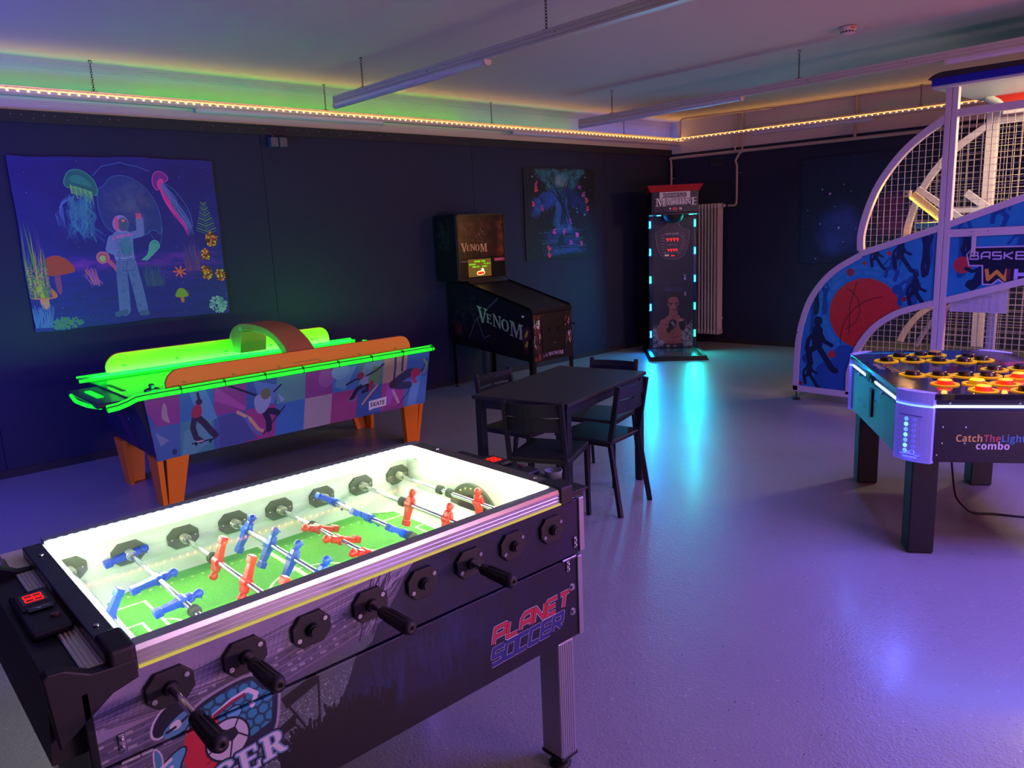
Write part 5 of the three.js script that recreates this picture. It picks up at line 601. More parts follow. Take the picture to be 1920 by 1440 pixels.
// ------------------------------------------------------------------ basketball machine with curved wire sides
{
  const t = thing('basketball_machine', 'white framed basketball machine with curved wire mesh sides and blue player prints', 'arcade machine', [7.26, 0, -2.3]), W = (n, g, m, l) => wpart(t, n, g, m, l);
  const fr = std(0xbdaeb8, .4), XN = 6.76, XF = 7.76;
  // profiles are [z, y] in the plane of the side; bars are swept squares
  const sweep = (pts, x, w = .045, d = .045, closed = false) => { // mitred strip of width w along pts
    const n = pts.length, L = [], R = [];
    for (let i = 0; i < n; i++) { const a = pts[Math.max(i - 1, 0)], b = pts[Math.min(i + 1, n - 1)], dz = b[0] - a[0], dy = b[1] - a[1], l = Math.hypot(dz, dy); L.push([pts[i][0] - dy / l * w / 2, pts[i][1] + dz / l * w / 2]); R.push([pts[i][0] + dy / l * w / 2, pts[i][1] - dz / l * w / 2]); }
    const g = ext([...L, ...R.reverse()].map(([z, y]) => [-z, y]), d - .006, .003); g.rotateY(Math.PI / 2); return g.translate(x - d / 2 + .003, 0, 0);
  };
  const smooth = (pts, n = 26) => new THREE.SplineCurve(pts.map(([a, b]) => new THREE.Vector2(a, b))).getPoints(n).map((p) => [p.x, p.y]);
  const outer = smooth([[-3.452, .30], [-3.440, .552], [-3.405, .748], [-3.338, .942], [-3.226, 1.11], [-3.09, 1.235], [-2.90, 1.345]]);
  const lower = smooth([[-2.952, .30], [-2.888, .53], [-2.765, .715], [-2.615, .834], [-2.49, .892], [-2.286, .955]]);
  const upper = smooth([[-2.898, 1.39], [-2.90, 1.53], [-2.855, 1.723], [-2.77, 1.93], [-2.632, 2.126], [-2.48, 2.27], [-2.265, 2.41]]);
  const PZ = -2.243;                                // centre line of the main post
  // wires of a mesh panel clipped to a region given by y(z) limits
  const wires = (x, z0, z1, yLo, yHi, pitch) => { const g = []; for (let z = Math.ceil(z0 / pitch) * pitch; z <= z1; z += pitch) { const a = yLo(z), b = yHi(z); if (b - a > .01) g.push(bx(.0032, b - a, .0032, x, (a + b) / 2, z)); }
    for (let y = .1; y < 2.5; y += pitch) { let a = null; for (let z = z0; z <= z1 + 1e-6; z += .008) { const inside = y > yLo(z) && y < yHi(z); if (inside && a === null) a = z; if ((!inside || z > z1 - .008) && a !== null) { if (z - a > .01) g.push(bx(.0032, .0032, z - a, x - .0032, y, (a + z) / 2)); a = null; } } } return mg(g); };
  const along = (pts) => (z) => { for (let i = 1; i < pts.length; i++) if (z <= pts[i][0]) { const [a, b] = [pts[i - 1], pts[i]]; return a[1] + (b[1] - a[1]) * THREE.MathUtils.clamp((z - a[0]) / (b[0] - a[0] || 1e-6), 0, 1); } return pts[pts.length - 1][1]; };
  const incl = (pts) => pts.slice().sort((a, b) => a[0] - b[0]);
  const slant = [[-2.90, 1.36], [-2.309, 1.548], [-1.716, 1.76], [-1.0, 2.02]], low2 = [[-2.286, .955], [-1.671, 1.142], [-1.0, 1.35]];
  const side = (x, near) => {
    const B = (n, pts, w, d) => W(n, sweep(pts, x, w, d), fr);
    B('frame_bar', [[-3.455, .09], [-3.452, .30]], .046); B('curved_bar', outer, .046); B('frame_bar', slant, .046); B('curved_bar', upper, .05); B('frame_bar', [[-3.475, .108], [-2.93, .108]], .05); B('frame_bar', [[-2.952, .11], [-2.952, .30]], .046); B('curved_bar', lower, .046); B('frame_bar', low2, .046);
    W('post', mg(rbox2(x - .026, x + .026, .09, 2.62, PZ - .045, PZ - .003, .003), rbox2(x - .026, x + .026, .09, 2.62, PZ + .003, PZ + .045, .003), box2(x - .018, x + .018, .09, 2.62, PZ - .004, PZ + .004)), fr);
    B('frame_bar', [[-2.29, 2.425], [-1.0, 2.44]], .05); B('frame_bar', [[PZ, 1.512], [-1.0, 1.54]], .055);
    W('post', rbox2(x - .026, x + .026, .09, 2.62, -1.02, -.96, .003), fr);
    const mesh = (z0, z1, a, b) => stuff(W('wire_mesh', wires(x + .012, z0, z1, a, b, .0505), std(0xb3a59c, .4)));
    const up = incl(upper), lo = incl(lower), sl = incl(slant);
    mesh(-2.88, PZ - .05, along(sl), along(up)); mesh(PZ + .05, -1.03, along(sl), () => 2.41); mesh(-2.94, PZ - .05, () => .12, along(lo)); mesh(PZ + .05, -1.03, () => .12, along(low2));
    if (!near) return;
    // printed panels between the bars
    const art = canvas(1536, 1536, (c, w) => { // z -3.48..-1.0, y .08...1.98 → px
      const Z = (z) => (z + 3.48) / 1.9 * 1536, Y = (y) => (1.98 - y) / 1.9 * 1536, k = 1536 / 1.9; seed = 101;
      c.fillStyle = '#2079ac'; c.fillRect(0, 0, w, w); for (let i = 0; i < 300; i++) disc(c, rr(0, w), rr(0, w), rr(20, 120), `rgba(${['30,130,180', '18,96,156', '40,144,190'][i % 3]},.12)`);
      const cx = Z(-2.845), cy = Y(.84), R = .31 * k; for (let r = 0; r < 3; r++) for (let i = 0; i < 150; i++) { const a = i / 150 * 6.283, q = R * (1.1 + r * .17), e = R * (1.2 + r * .17); if ((i + r * 7) % 11 > 1) line(c, [[cx + q * Math.cos(a), cy + q * Math.sin(a)], [cx + e * Math.cos(a), cy + e * Math.sin(a)]], r < 2 ? 'rgba(90,170,214,.75)' : 'rgba(80,160,206,.35)', 4); }
      disc(c, Z(-3.12), Y(.24), 130, '#154c92'); disc(c, Z(-3.0), Y(.2), 150, '#174f96'); disc(c, Z(-3.0), Y(.43), 100, '#174f96');
      disc(c, cx, cy, R, '#c02a20'); for (let i = 0; i < 500; i++) { const a = rr(0, 6.283), q = Math.sqrt(rnd()) * R; disc(c, cx + q * Math.cos(a), cy + q * Math.sin(a), 4, 'rgba(120,24,22,.3)'); } c.strokeStyle = '#3a0c10'; c.lineWidth = 5; c.beginPath(); c.arc(cx - R * .75, cy - R * .12, R * .62, -1.2, 1.2); c.stroke(); c.beginPath(); c.arc(cx + R * .6, cy + R * .75, R * 1.25, 3.0, 4.6); c.stroke(); line(c, [[cx - R * .25, cy - R * .9], [cx - R * .42, cy - R * .2], [cx - R * .4, cy + R * .6]], '#3a0c10', 5); disc(c, cx - R * .3, cy + R * .25, 1, '#a3241f');
      const dark = '#0d1c38', mid = '#164a86', ball = (z, y, r, s = '#b02c2c') => disc(c, Z(z), Y(y), r * k, s), man = (col, z, y, s, P) => figure(c, col, P.map(([lw, ...q]) => [1.25 * lw * s * k, ...q.map(([a, b]) => [Z(z + a * s), Y(y + b * s)])]), null);
      const dribble = [[.16, [0, .5], [0, .25]], [.09, [.02, .22], [-.16, .1], [-.12, -.12]], [.09, [.02, .2], [.16, 0], [.3, -.2], [.36, -.22]], [.06, [-.05, .46], [-.17, .32], [-.2, .14]], [.06, [.05, .46], [.14, .3], [.27, .24]], [.12, [.0, .66], [.01, .68]]];
      const jump = [[.13, [0, .42], [0, .2]], [.08, [-.03, .16], [-.06, -.1], [-.03, -.3]], [.08, [.04, .16], [.06, -.06], [.03, -.26]], [.05, [-.05, .44], [-.1, .62], [-.02, .78]], [.05, [.05, .44], [.12, .6], [.05, .78]], [.11, [0, .56], [0, .58]]];
      const lean = [[.15, [.05, .42], [-.02, .2]], [.09, [-.02, .16], [.12, .02], [.05, -.2]], [.09, [-.02, .18], [-.18, .1], [-.2, -.1]], [.05, [.02, .44], [-.16, .36], [-.26, .22]], [.05, [.08, .42], [.2, .34], [.16, .2]], [.11, [.1, .58], [.1, .6]]];
      man(mid, -3.3, .7, .35, jump); man(mid, -2.62, 1.2, .3, lean); man(mid, -2.48, .98, .38, lean); man(mid, -2.35, 1.36, .3, jump); man(mid, -3.2, .9, .25, jump); man(mid, -1.7, 1.35, .35, lean); man(mid, -2.1, 1.3, .4, jump); man(mid, -1.85, 1.62, .3, lean); man(mid, -1.6, 1.66, .32, jump); disc(c, Z(-2.58), Y(1.06), 34, mid); disc(c, Z(-3.36), Y(.4), 34, '#123e78');
      man(dark, -3.26, .42, .5, dribble); ball(-3.12, .46, .035); man(dark, -3.28, .9, .26, jump); man(dark, -2.77, 1.28, .22, dribble); ball(-2.86, 1.28, .018); man(dark, -2.57, 1.28, .3, dribble); ball(-2.66, 1.36, .02); man(dark, -2.37, 1.28, .34, jump); ball(-2.37, 1.53, .02); man(dark, -2.44, .98, .3, dribble); ball(-2.52, .98, .022, '#7a2038'); man(dark, -3.33, .2, .28, dribble); ball(-3.41, .16, .02, '#7a2038'); ball(-2.98, 1.2, .035, '#8a3030');
      man(dark, -2.08, 1.42, .3, [[.14, [0, .3], [0, .1]], [.09, [0, .1], [-.08, -.1], [-.02, -.26]], [.09, [.04, .1], [.08, -.12], [.06, -.28]]]); ball(-2.095, 1.265, .066); man(dark, -1.97, 1.1, .38, [[.17, [.06, .34], [-.02, .12]], [.1, [-.04, .1], [-.18, .06]], [.09, [0, .08], [-.12, -.04], [-.2, .02]], [.06, [.02, .36], [-.14, .3], [-.26, .36]], [.06, [.1, .3], [.24, .2]], [.13, [.08, .5], [.09, .52]]]);
      // name board
      const plate = [[-2.07, 1.345], [-2.03, 1.40], [-1.62, 1.405], [-1.62, 1.13], [-1.70, 1.10], [-1.73, 1.125], [-1.80, 1.125], [-1.84, 1.155], [-1.88, 1.115], [-1.945, 1.115], [-1.955, 1.26], [-2.05, 1.26]].map(([a, b]) => [Z(a), Y(b)]); poly(c, plate, '#120f22', '#b9a8cc', 9);
      strokeText(c, 'BASKET', Z(-2.045), Y(1.362), 46, 42, 17, 0, [[9, '#b9a8d4']]); strokeText(c, 'W', Z(-1.925), Y(1.235), 116, 66, 0, 0, [[22, '#d89030']]); strokeText(c, 'I', Z(-1.80), Y(1.235), 40, 66, 0, 0, [[22, '#5a1c38']]); strokeText(c, 'H', Z(-1.725), Y(1.235), 76, 66, 0, 0, [[22, '#b0a4dc']]);
    });
    const pm = print(art, .32), pn = (pts) => { const g = ext(pts.map(([z, y]) => [-z, y]), .006, 0); g.rotateY(Math.PI / 2); g.translate(x - .004, 0, 0); return uvRect(g, 2, 1, -3.48, -1.58, .08, 1.98); };
    W('printed_panel', pn([...outer, [-2.9, 1.36], [-2.309, 1.548], [PZ - .045, 1.56], [PZ - .045, .962], ...lower.slice().reverse(), [-2.952, .11], [-3.455, .11]]), pm, 'blue panel printed with players and a red ball');
    W('printed_panel', pn([[PZ + .045, 1.575], [-1.02, 2.0], [-1.02, 1.545], [PZ + .045, 1.52]]), pm); W('printed_panel', pn([[PZ + .045, 1.50], [-1.02, 1.53], [-1.02, 1.345], [PZ + .045, .975]]), pm);
    W('plate_strut', rbox2(x - .035, x - .022, 1.33, 1.50, -2.035, -2.005, .002), fr); W('screw', sph(.006, x - .036, 1.355, -2.02), std(0x2a2630, .4)); for (const [z, y] of [[-2.05, 1.522], [-2.03, 1.522], [-1.93, 1.525]]) W('rivet', sph(.0045, x - .025, y, z), screwMat);
    W('bolt_hole', cyl(.006, .006, .004, 10, x - .024, .64, -3.447, 0, 0, Math.PI / 2), std(0x0a0810, .8));
  };
  side(XN, true); side(XF, false);
  for (const [x, z] of [[XN, -3.45], [XF, -3.45], [XN, -1.0], [XF, -1.0]]) W('levelling_foot', mg(cyl(.006, .006, .08, 10, x, .05, z), lathe([[.001, 0], [.04, 0], [.036, .01], [.01, .016]], 18, x, 0, z)), std(0x14121a, .5));
  W('cross_bar', rbox2(XN, XF, .09, .13, -3.475, -3.435, .004), fr);
  // inner board: tilted ramp with a yellow diode line, struts and a blue print
  const hinge = W('ramp_bracket', rbox2(7.50, 7.56, 1.83, 1.89, -2.86, -2.80, .006), std(0x9c8a84, .4)); part(hinge, 'bolt', cyl(.012, .012, .01, 12, 7.495 - 7.26, 1.86, -2.83 + 2.3, 0, 0, Math.PI / 2), std(0x5a4a44, .4, .6));
  W('ramp_side', bar([7.56, 1.85, -2.80], [7.56, 1.545, -2.44], .03, .07), std(0xb89c78, .5)); W('ramp_rail', bar([7.60, 1.90, -2.77], [7.60, 1.60, -2.37], .03, .05), fr); W('ramp_rail', bar([7.62, 1.69, -2.55], [7.62, 1.69, -2.0], .03, .04), fr); W('ramp_strut', bar([7.64, 1.84, -2.38], [7.64, 1.56, -2.03], .02, .06), fr);
  const yl = glow(0xffc410, 1.6, 0xfff0a0); W('led_line', bar([7.538, 1.826, -2.815], [7.538, 1.52, -2.45], .008, .012), yl); areaLight(t, [7.52 - 7.26, 1.67, -2.63 + 2.3], [0, -.305, .365], [-.6, -.5, -.5], .46, .03, 0xffb420, POWER.hoop);
  const board = canvas(256, 256, (c, w) => { c.fillStyle = '#2d7fae'; c.fillRect(0, 0, w, w); seed = 21; for (let i = 0; i < 40; i++) line(c, [[rr(0, w), rr(0, w)], [rr(0, w), rr(0, w)]], ['#0c1830', '#8ac4dc', '#15406e'][i % 3], rr(5, 16)); });
  W('target_board', uvRect(bar([7.66, 1.675, -2.62], [7.66, 1.46, -2.16], .02, .012).applyMatrix4(new THREE.Matrix4()), 2, 1, -2.65, -2.1, 1.45, 1.7), print(board, .4)); W('target_board', uvRect(hexa(ring(7.0, 7.6, 1.55, -2.56, -2.12), ring(7.0, 7.6, 1.60, -2.56, -2.12)), 0, 2, 7.0, 7.6, -2.56, -2.12), print(board, .4));
  W('paper_notice', rbox2(6.80, 6.803, .888, 1.13, -2.18, -1.776, .001), std(0xb6b0c4, .7)); W('inner_post', rbox2(7.2, 7.26, .1, 1.0, -2.02, -1.96, .004), std(0x8a88b0, .4)); W('inner_post', tube([[7.5, .12, -2.75], [7.5, .4, -2.7], [7.5, .7, -2.55], [7.5, .95, -2.3]], .02, 30), std(0x8f8ab0, .4)); W('ball_tray', hexa(ring(6.80, 7.72, .45, -3.2, -1.1), ring(6.80, 7.72, .47, -3.2, -1.1)).rotateX(0), std(0x14121c, .7));
  W('back_board', rbox2(6.8, 7.72, 1.95, 2.35, -1.12, -1.06, .004), std(0xb8b4c0, .5));
  // canopy with a blue edge and lit white valance
  const can = new THREE.Shape(); can.moveTo(-2.40, 2.69); can.quadraticCurveTo(-2.36, 2.735, -2.28, 2.735); can.lineTo(-.9, 2.715); can.lineTo(-.9, 2.69); const cg = ext(can, 1.20, 0); cg.rotateY(-Math.PI / 2); cg.translate(7.86, 0, 0);
  W('canopy', cg, std(0x2a2024, .5)); W('canopy_edge', rbox2(6.655, 7.86, 2.638, 2.692, -2.37, -.9, .006), std(0x0d0ca0, .35), 'deep blue canopy edge'); W('canopy_valance', rbox2(6.67, 7.85, 2.618, 2.638, -2.372, -.92, .004), std(0xb9bcc4, .4));
  const hl = glow(0xfff2cc, .5, 0xffffff); W('canopy_lamp', rbox2(7.0, 7.6, 2.600, 2.618, -1.65, -1.0, .004), hl); areaLight(t, [7.3 - 7.26, 2.59, -1.33 + 2.3], [1, 0, 0], [.05, -1, -.5], .6, .6, 0xffe6b0, POWER.hoop * .4);
  W('curved_arm', tube([[7.62, 2.62, -2.26], [7.62, 2.56, -2.17], [7.62, 2.48, -2.12]], .035, 20), std(0xb4b8b4, .4)); W('score_panel', hexa([[7.60, 2.50, -2.12], [7.66, 2.50, -2.12], [7.66, 2.50, -1.1], [7.60, 2.50, -1.1]], [[7.60, 2.62, -2.2], [7.66, 2.62, -2.2], [7.66, 2.62, -1.1], [7.60, 2.62, -1.1]]), std(0xb42a18, .45), 'red score panel'); W('score_panel_rim', mg(rbox2(7.58, 7.67, 2.46, 2.50, -2.13, -1.1, .004), rbox2(7.585, 7.6, 2.50, 2.515, -2.05, -1.1, .002)), fr);
}
// ------------------------------------------------------------------ reaction table with lit buttons
{
  const turn = -.946, cx = 4.588, cz = -1.398, t = thing('reaction_game_table', 'dark octagonal reaction game table with glowing round buttons and blue lit edges', 'arcade machine', [cx, 0, cz], turn), P = (n, g, m, l) => part(t, n, g, m, l);
  const body = std(0x0e1020, .4), legM = std(0x0c0d14, .5), hx = .45, hz = .64, ch = .115, Y0 = .489, Y1 = .83;
  const L = (X, Z) => { const dx = X - cx, dz = Z - cz, c = Math.cos(turn), s = Math.sin(turn); return [dx * c - dz * s, dx * s + dz * c]; };
  const octagon = (a, b, c) => [[-a + c, b], [a - c, b], [a, b - c], [a, -b + c], [a - c, -b], [-a + c, -b], [-a, -b + c], [-a, b - c]];
  const slab = (pts, y0, y1, bev = 0) => { const g = ext(pts.map(([x, z]) => [x, -z]), y1 - y0 - 2 * bev, bev); g.rotateX(-Math.PI / 2); return g.translate(0, y0 + bev, 0); };
  P('cabinet', slab(octagon(hx - .012, hz - .012, ch), Y0, .80), body);
  const top = canvas(1024, 1456, (x, w, h) => { // local x -.45.. .45, z -.64.. .64 (far to near)
    x.fillStyle = '#0c0d1a'; x.fillRect(0, 0, w, h); seed = 47; for (let i = 0; i < 40; i++) { x.fillStyle = ['#15182c', '#0f1420', '#1a1a30'][i % 3]; x.fillRect(rr(0, w), rr(0, h), rr(20, 120), rr(10, 60)); } for (let i = 0; i < 60; i++) { x.fillStyle = ['#2a3028', '#3a3f20', '#20302e'][i % 3]; x.fillRect(rr(0, 260), rr(1180, 1456), rr(10, 60), rr(6, 20)); }
    const U = (X, Z) => { const [a, b] = L(X, Z); return [(a + .45) / .9 * w, (b + .64) / 1.28 * h]; };
    { const a = U(4.83, -1.935), b = U(4.905, -1.83); poly(x, [[40, 70], [470, 66], [460, 118], [50, 124]], '#22c8d8'); }
    const tilt = -Math.PI / 2; text(x, 'CatchThe', 120, 660, 74, '#e8c820', 'sans-serif', 'bold', 'center', tilt); text(x, 'Light', 120, 470, 74, '#2aa0d8', 'sans-serif', 'bold', 'center', tilt); text(x, 'combo', 60, 620, 62, '#e6e2b0', 'sans-serif', 'bold', 'center', tilt); text(x, 'The', 126, 560, 60, '#e05a3a', 'sans-serif', 'bold', 'center', tilt);
    for (let i = 0; i < 9; i++) { x.fillStyle = '#c8c890'; x.fillRect(420 + i * 46, 600, 30, 10); x.fillStyle = '#a8a0c0'; x.fillRect(440 + i * 36, 860, 22, 8); x.fillStyle = '#d8d0a0'; x.fillRect(220 + i * 24, 1010, 16, 8); } text(x, 'START', 210, 980, 30, '#e8d850'); text(x, 'START', 300, 480, 26, '#c8c8d8'); poly(x, [[800, 520], [960, 480], [1000, 620], [840, 680]], '#d01828'); poly(x, [[820, 700], [1010, 660], [1020, 760], [850, 790]], '#c01030'); poly(x, [[700, 1290], [960, 1270], [960, 1330], [700, 1340]], '#b8206a'); line(x, [[560, 900], [580, 820], [640, 800], [690, 830], [700, 880], [740, 850]], '#3a3858', 5); text(x, 'THE SPEED GAME', 860, 1304, 26, '#e0a0c0');
  });
  P('printed_top', uvRect(slab(octagon(hx, hz, ch), .80, .832, .004), 0, 2, -hx, hx, hz, -hz), new THREE.MeshPhysicalMaterial({ map: top, roughness: .16, clearcoat: .8, clearcoatRoughness: .05 }), 'glossy printed top');
  // round push buttons with yellow collars
  const collar = mg([0, 1].map((k) => { const a = []; for (let i = 0; i <= 16; i++) { const q = k * Math.PI + .05 + (Math.PI - .1) * i / 16; a.push([.066 * Math.cos(q), .066 * Math.sin(q)]); } for (let i = 16; i >= 0; i--) { const q = k * Math.PI + .05 + (Math.PI - .1) * i / 16; a.push([.047 * Math.cos(q), .047 * Math.sin(q)]); } const g = ext(a, .004, 0); g.rotateX(-Math.PI / 2); return g; })), body0 = lathe([[.036, 0], [.036, .019], [.033, .022]], 26), capG = lathe([[.033, .022], [.028, .0255], [.001, .0265]], 26);
  const yel = new THREE.MeshStandardMaterial({ color: 0xf0c808, roughness: .4, emissive: 0xf0b400, emissiveIntensity: .09 }), bBody = std(0x14121a, .3), off = std(0x16161e, .2), offR = std(0x3a1016, .2), rim = glow(0xff2408, .5, 0x601008), lit = glow(0xff7a08, .9, 0xff9020), litY = glow(0xffdc00, .9, 0xffe020), rimY = glow(0xc08a00, .2, 0x806010);
  const spots = [[4.621, -1.804, 0], [4.714, -1.692, 0], [4.771, -1.57, 0], [4.826, -1.455, 0], [4.926, -1.394, 0], [4.80, -1.80, 0], [4.915, -1.72, 0], [4.965, -1.66, 3], [4.985, -1.48, 0], [4.285, -1.535, 2], [4.345, -1.42, 2], [4.405, -1.315, 0], [4.455, -1.225, 2], [4.125, -1.322, 1], [4.215, -1.205, 4], [4.075, -1.135, 1], [4.285, -1.10, 1], [4.495, -1.095, 1], [4.17, -.98, 0], [4.65, -1.25, 0], [4.75, -1.15, 0]];
  for (const [X, Z, k] of spots) { const [a, b] = L(X, Z), m = P('push_button', body0, k === 1 ? rim : k === 4 ? rimY : bBody); m.position.set(a, .833, b); part(m, 'light_collar', collar, yel); part(m, k === 1 || k === 4 ? 'button_lamp' : 'button_cap', capG, k === 1 ? lit : k === 4 ? litY : k === 2 ? offR : k === 3 ? std(0xb08a30, .4) : off); if (k === 1 || k === 4) pointLight(t, [a, .875, b], k === 1 ? 0xff5010 : 0xffc800, .007, .012); }
  // lit rounded corners
  const corner = (w) => { const g = []; for (let i = 0; i <= 8; i++) { const q = i / 8 * 2 - 1; g.push([q * w, .022 * (1 - q * q)]); } return g; };
  const cm = new THREE.MeshPhysicalMaterial({ color: 0xa9a4e4, roughness: .45, transmission: .35, thickness: 0, emissive: 0x6a66ff, emissiveIntensity: .16 }), ringM = std(0xb8b0e8, .35), dotM = glow(0x6ae8ff, .6, 0xd0f8ff), dotOff = glow(0x5a60ff, .18, 0x9090e0);
  const cw = ch * Math.SQRT2 / 2 + .012;
  for (const [sx, sz] of [[-1, 1], [1, 1], [-1, -1], [1, -1]]) {
    const g = new THREE.Group(); g.name = 'lit_corner'; g.position.set(sx * (hx - ch / 2), 0, sz * (hz - ch / 2)); g.rotation.y = Math.atan2(sx, sz); t.add(g);
    const s = ext([...corner(cw), [cw, -.03], [-cw, -.03]], 1, 0); s.rotateX(-Math.PI / 2); const sg = (y0, y1, k) => { const q = s.clone(); q.scale(k, y1 - y0, 1); q.rotateY(0); const p = q.attributes.position; return q.translate(0, y0, 0); };
    const flip = (q) => q.rotateY(Math.PI); part(g, 'light_lens', flip(sg(Y0 - .006, .762, 1)), cm); part(g, 'light_cap', flip(sg(.772, .834, 1)), cm); part(g, 'led_band', flip(sg(.762, .772, .99)), glow(0x7ab4ff, .5, 0xc0d8ff));
    part(g, 'lens_frame', mg(bx(.11, .004, .003, 0, .715, .021), bx(.11, .004, .003, 0, .515, .021), bx(.004, .2, .003, .055, .615, .012), bx(.004, .2, .003, -.055, .615, .012)), std(0x6a62c0, .4));
    for (let i = 0; i < 7; i++) for (const c of [-1, 1]) { const lamp = part(g, 'led_lens', mg(tor(.0085, .0018, c * .019 - .004, .695 - i * .027, .022), cyl(.007, .007, .004, 14, c * .019 - .004, .695 - i * .027, .021, Math.PI / 2)), c < 0 && i % 2 ? dotM : c < 0 ? glow(0x54b8ff, .3, 0xb0d0ff) : dotOff); }
    areaLight(g, [0, .62, .03], [0, 1, 0], [0, -.1, 1], .24, .1, 0x5a6cff, POWER.catcher * .28);
  }
  // diode strips round the body
  const strip = glow(0xa6ccff, 1.6, 0xffffff), blueL = 0x4a74ff;
  P('led_strip', rb(2 * (hx - ch) - .03, .012, .006, .002, .0, .767, hz - .010), strip); areaLight(t, [0, .767, hz + .002], [1, 0, 0], [0, -.25, 1], .64, .014, blueL, POWER.catcher); P('led_strip', rb(2 * (hx - ch) - .03, .012, .006, .002, 0, .767, -hz + .010), strip); areaLight(t, [0, .767, -hz - .002], [1, 0, 0], [0, -.25, -1], .64, .014, blueL, POWER.catcher);
  for (const s of [-1, 1]) { for (const [z0, z1] of [[.03, .50], [-.50, -.14]]) P('led_strip', rb(.006, .012, z1 - z0, .002, s * (hx - .010), .767, (z0 + z1) / 2), strip); areaLight(t, [s * (hx + .002), .767, 0], [0, 0, 1], [s, -.25, 0], 1.0, .014, blueL, POWER.catcher * .8); }
  const lip = mg(rb(2 * (hx - ch), .03, .008, .003, 0, .795, hz - .012), rb(2 * (hx - ch), .012, .006, .002, 0, .753, hz - .009)); P('edge_profile', lip, std(0x2a3050, .3, .5)); for (const s of [-1, 1]) P('edge_profile', mg(rb(.008, .03, 2 * (hz - ch), .003, s * (hx - .012), .795, 0), rb(.006, .01, 2 * (hz - ch), .002, s * (hx - .009), .753, 0)), std(0x2a3050, .3, .5));
  // printed sides
  const fa = canvas(1024, 384, (x, w, h) => { x.fillStyle = '#15122a'; x.fillRect(0, 0, w, h); text(x, 'Catch', 366, 200, 74, '#c8a860', 'sans-serif', 'bold', 'right', 0, .9); text(x, 'The', 370, 200, 74, '#b04a62', 'sans-serif', 'bold', 'left', 0, .9); text(x, 'Light', 486, 200, 74, '#3a78b8', 'sans-serif', 'bold', 'left', 0, .9); text(x, 'combo', 434, 256, 74, '#cfc8e0', 'sans-serif', 'bold', 'center', 0, .95); });
  P('front_panel', uvRect(rb(2 * (hx - ch) - .004, .252, .006, .002, 0, .620, hz - .009), 0, 1, -hx + ch, hx - ch, Y0, .745), print(fa, .35), 'front panel with coloured lettering'); const stud = mg(sph(.0055)); for (const [a, b] of [[-.326, .735], [-.326, .63], [-.326, .525], [-.295, .525], [-.275, .665], [-.275, .585], [-.175, .665], [-.175, .585], [.33, .735], [-.25, .785], [.05, .785]]) P('screw', tf(stud.clone(), a, b, hz - .006), screwMat);
  const sa = canvas(1024, 300, (x, w, h) => { x.fillStyle = '#141e2a'; x.fillRect(0, 0, w, h); seed = 67; for (let i = 0; i < 260; i++) { x.fillStyle = ['#0d121e', '#141c2c', '#2c3e48', '#101624'][i % 4]; x.fillRect(rr(150, 950), rr(0, h), rr(4, 22), rr(14, 50)); } x.fillStyle = '#26332e'; x.fillRect(0, 0, 150, h); text(x, 'CatchTheLight', 690, 120, 44, '#5a5648'); text(x, 'combo', 740, 180, 60, '#6a7490'); x.fillStyle = '#2a7a94'; x.fillRect(350, 4, 110, 80); x.fillStyle = '#1f5468'; x.fillRect(430, 220, 160, 80); });
  for (const s of [-1, 1]) P('side_panel', uvRect(rb(.006, .252, 2 * (hz - ch) - .004, .002, s * (hx - .009), .620, 0), 2, 1, s * -(hz - ch), s * (hz - ch), .494, .746), print(sa, .25)); P('side_latch', mg(rb(.012, .05, .10, .004, -hx - .002, .785, -.06), rb(.006, .16, .05, .002, -hx + .002, .64, -.01)), std(0x0a0c14, .4)); for (const z of [-.32, .20]) P('side_latch', mg(rb(.008, .016, .03, .003, -hx + .004, .742, z)), screwMat);
  for (const sx of [-1, 1]) for (const sz of [-1, 1]) P('leg', mg(rb(.12, Y0 - .012, .12, .006, sx * .33, .012 + (Y0 - .012) / 2 - .006, sz * .545), rb(.108, .012, .108, .003, sx * .33, .006, sz * .545)), legM);
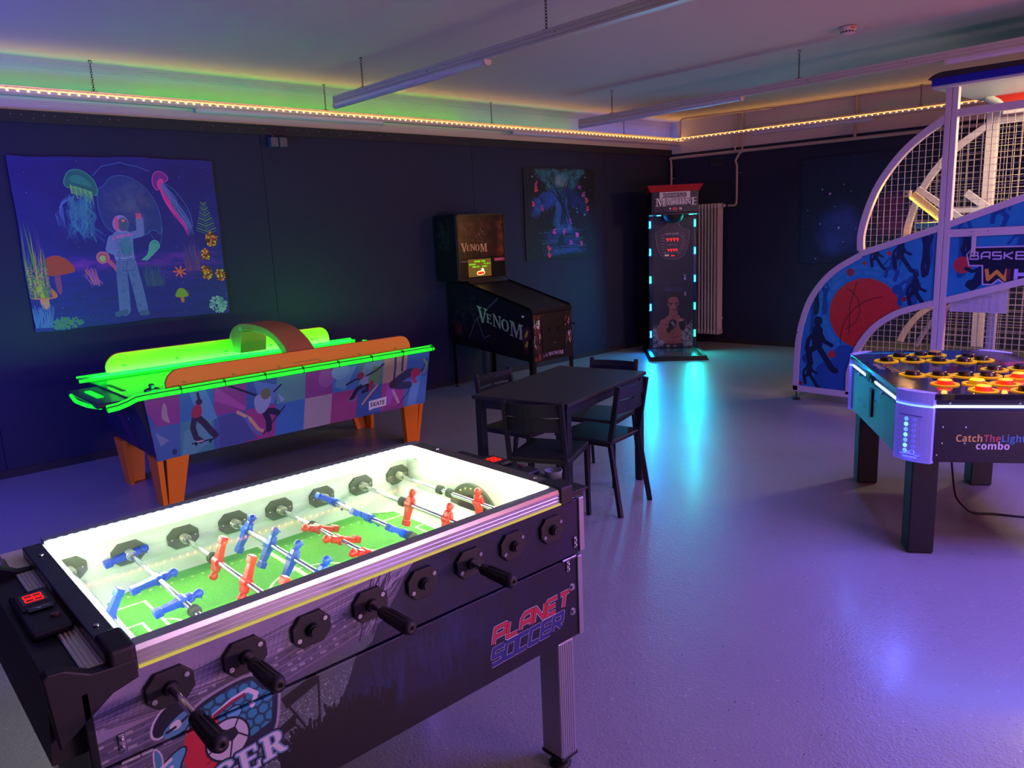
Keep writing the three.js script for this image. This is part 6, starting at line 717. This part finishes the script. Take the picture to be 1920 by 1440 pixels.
  const c = thing('power_cord', 'thin black power cord hanging under the reaction game table to the floor', 'cord', [5.0, 0, -1.1]); const q = (a, y, b) => [cx + a * Math.cos(turn) + b * Math.sin(turn) - 5.0, y, cz - a * Math.sin(turn) + b * Math.cos(turn) + 1.1];
  part(c, 'cable', tube([q(-.02, .487, -.02), q(-.01, .30, .0), q(.02, .10, .01), q(.10, .012, .02), q(.22, .006, .02), q(.40, .006, .06), q(.8, .006, .0)], .0055, 60), std(0x08080c, .5));
}
// ------------------------------------------------------------------ wash lamps out of the frame that colour the room
{
  const bar = (label, at, along, towards, w, h, hex, power) => {
    const t = thing('wash_light_bar', label, 'stage light', at), x = V(...along).normalize(), z = V(...towards).normalize(), y = z.clone().cross(x).normalize(); x.copy(y.clone().cross(z)); t.quaternion.setFromRotationMatrix(new THREE.Matrix4().makeBasis(x, y, z));
    part(t, 'lamp_housing', rb(w + .04, h + .04, .06, .008, 0, 0, -.034), std(0x0c0c10, .5)); part(t, 'light_panel', rb(w, h, .004, .001, 0, 0, -.002), glow(hex, .8, 0x303030)); areaLight(t, [0, 0, .004], [1, 0, 0], [0, 0, 1], w, h, hex, power); return t;
  };
  bar('violet wash light bar hung out of the frame on the right', [3.9, 3.0, .15], [1, 0, 0], [-.1, -1, .02], 2.4, .4, 0x8a6cff, POWER.violet);
  bar('dim pale wash light bar standing behind the camera', [2.4, 1.2, 3.8], [1, 0, 0], [-.05, .02, -1], 2.0, .5, 0xb4bcff, POWER.front);
  bar('blue wash light bar on the left, shining along the left wall', [-.9, 1.5, -4.9], [1, 0, .6], [.6, .06, -1], .9, .5, 0x5444ff, POWER.blue);
  bar('pale pink wash light bar near the floor behind the camera', [2.8, .9, 2.8], [1, 0, 0], [-.2, 1, -.75], 1.6, .3, 0xffb4d0, POWER.blush);
  bar('red wash light bar low on the right, shining up at the ceiling', [7.2, .9, 2.6], [1, 0, 0], [-.25, .6, -1], 1.6, .3, 0xff3a48, POWER.magenta);
}
renderer.render(scene, camera);
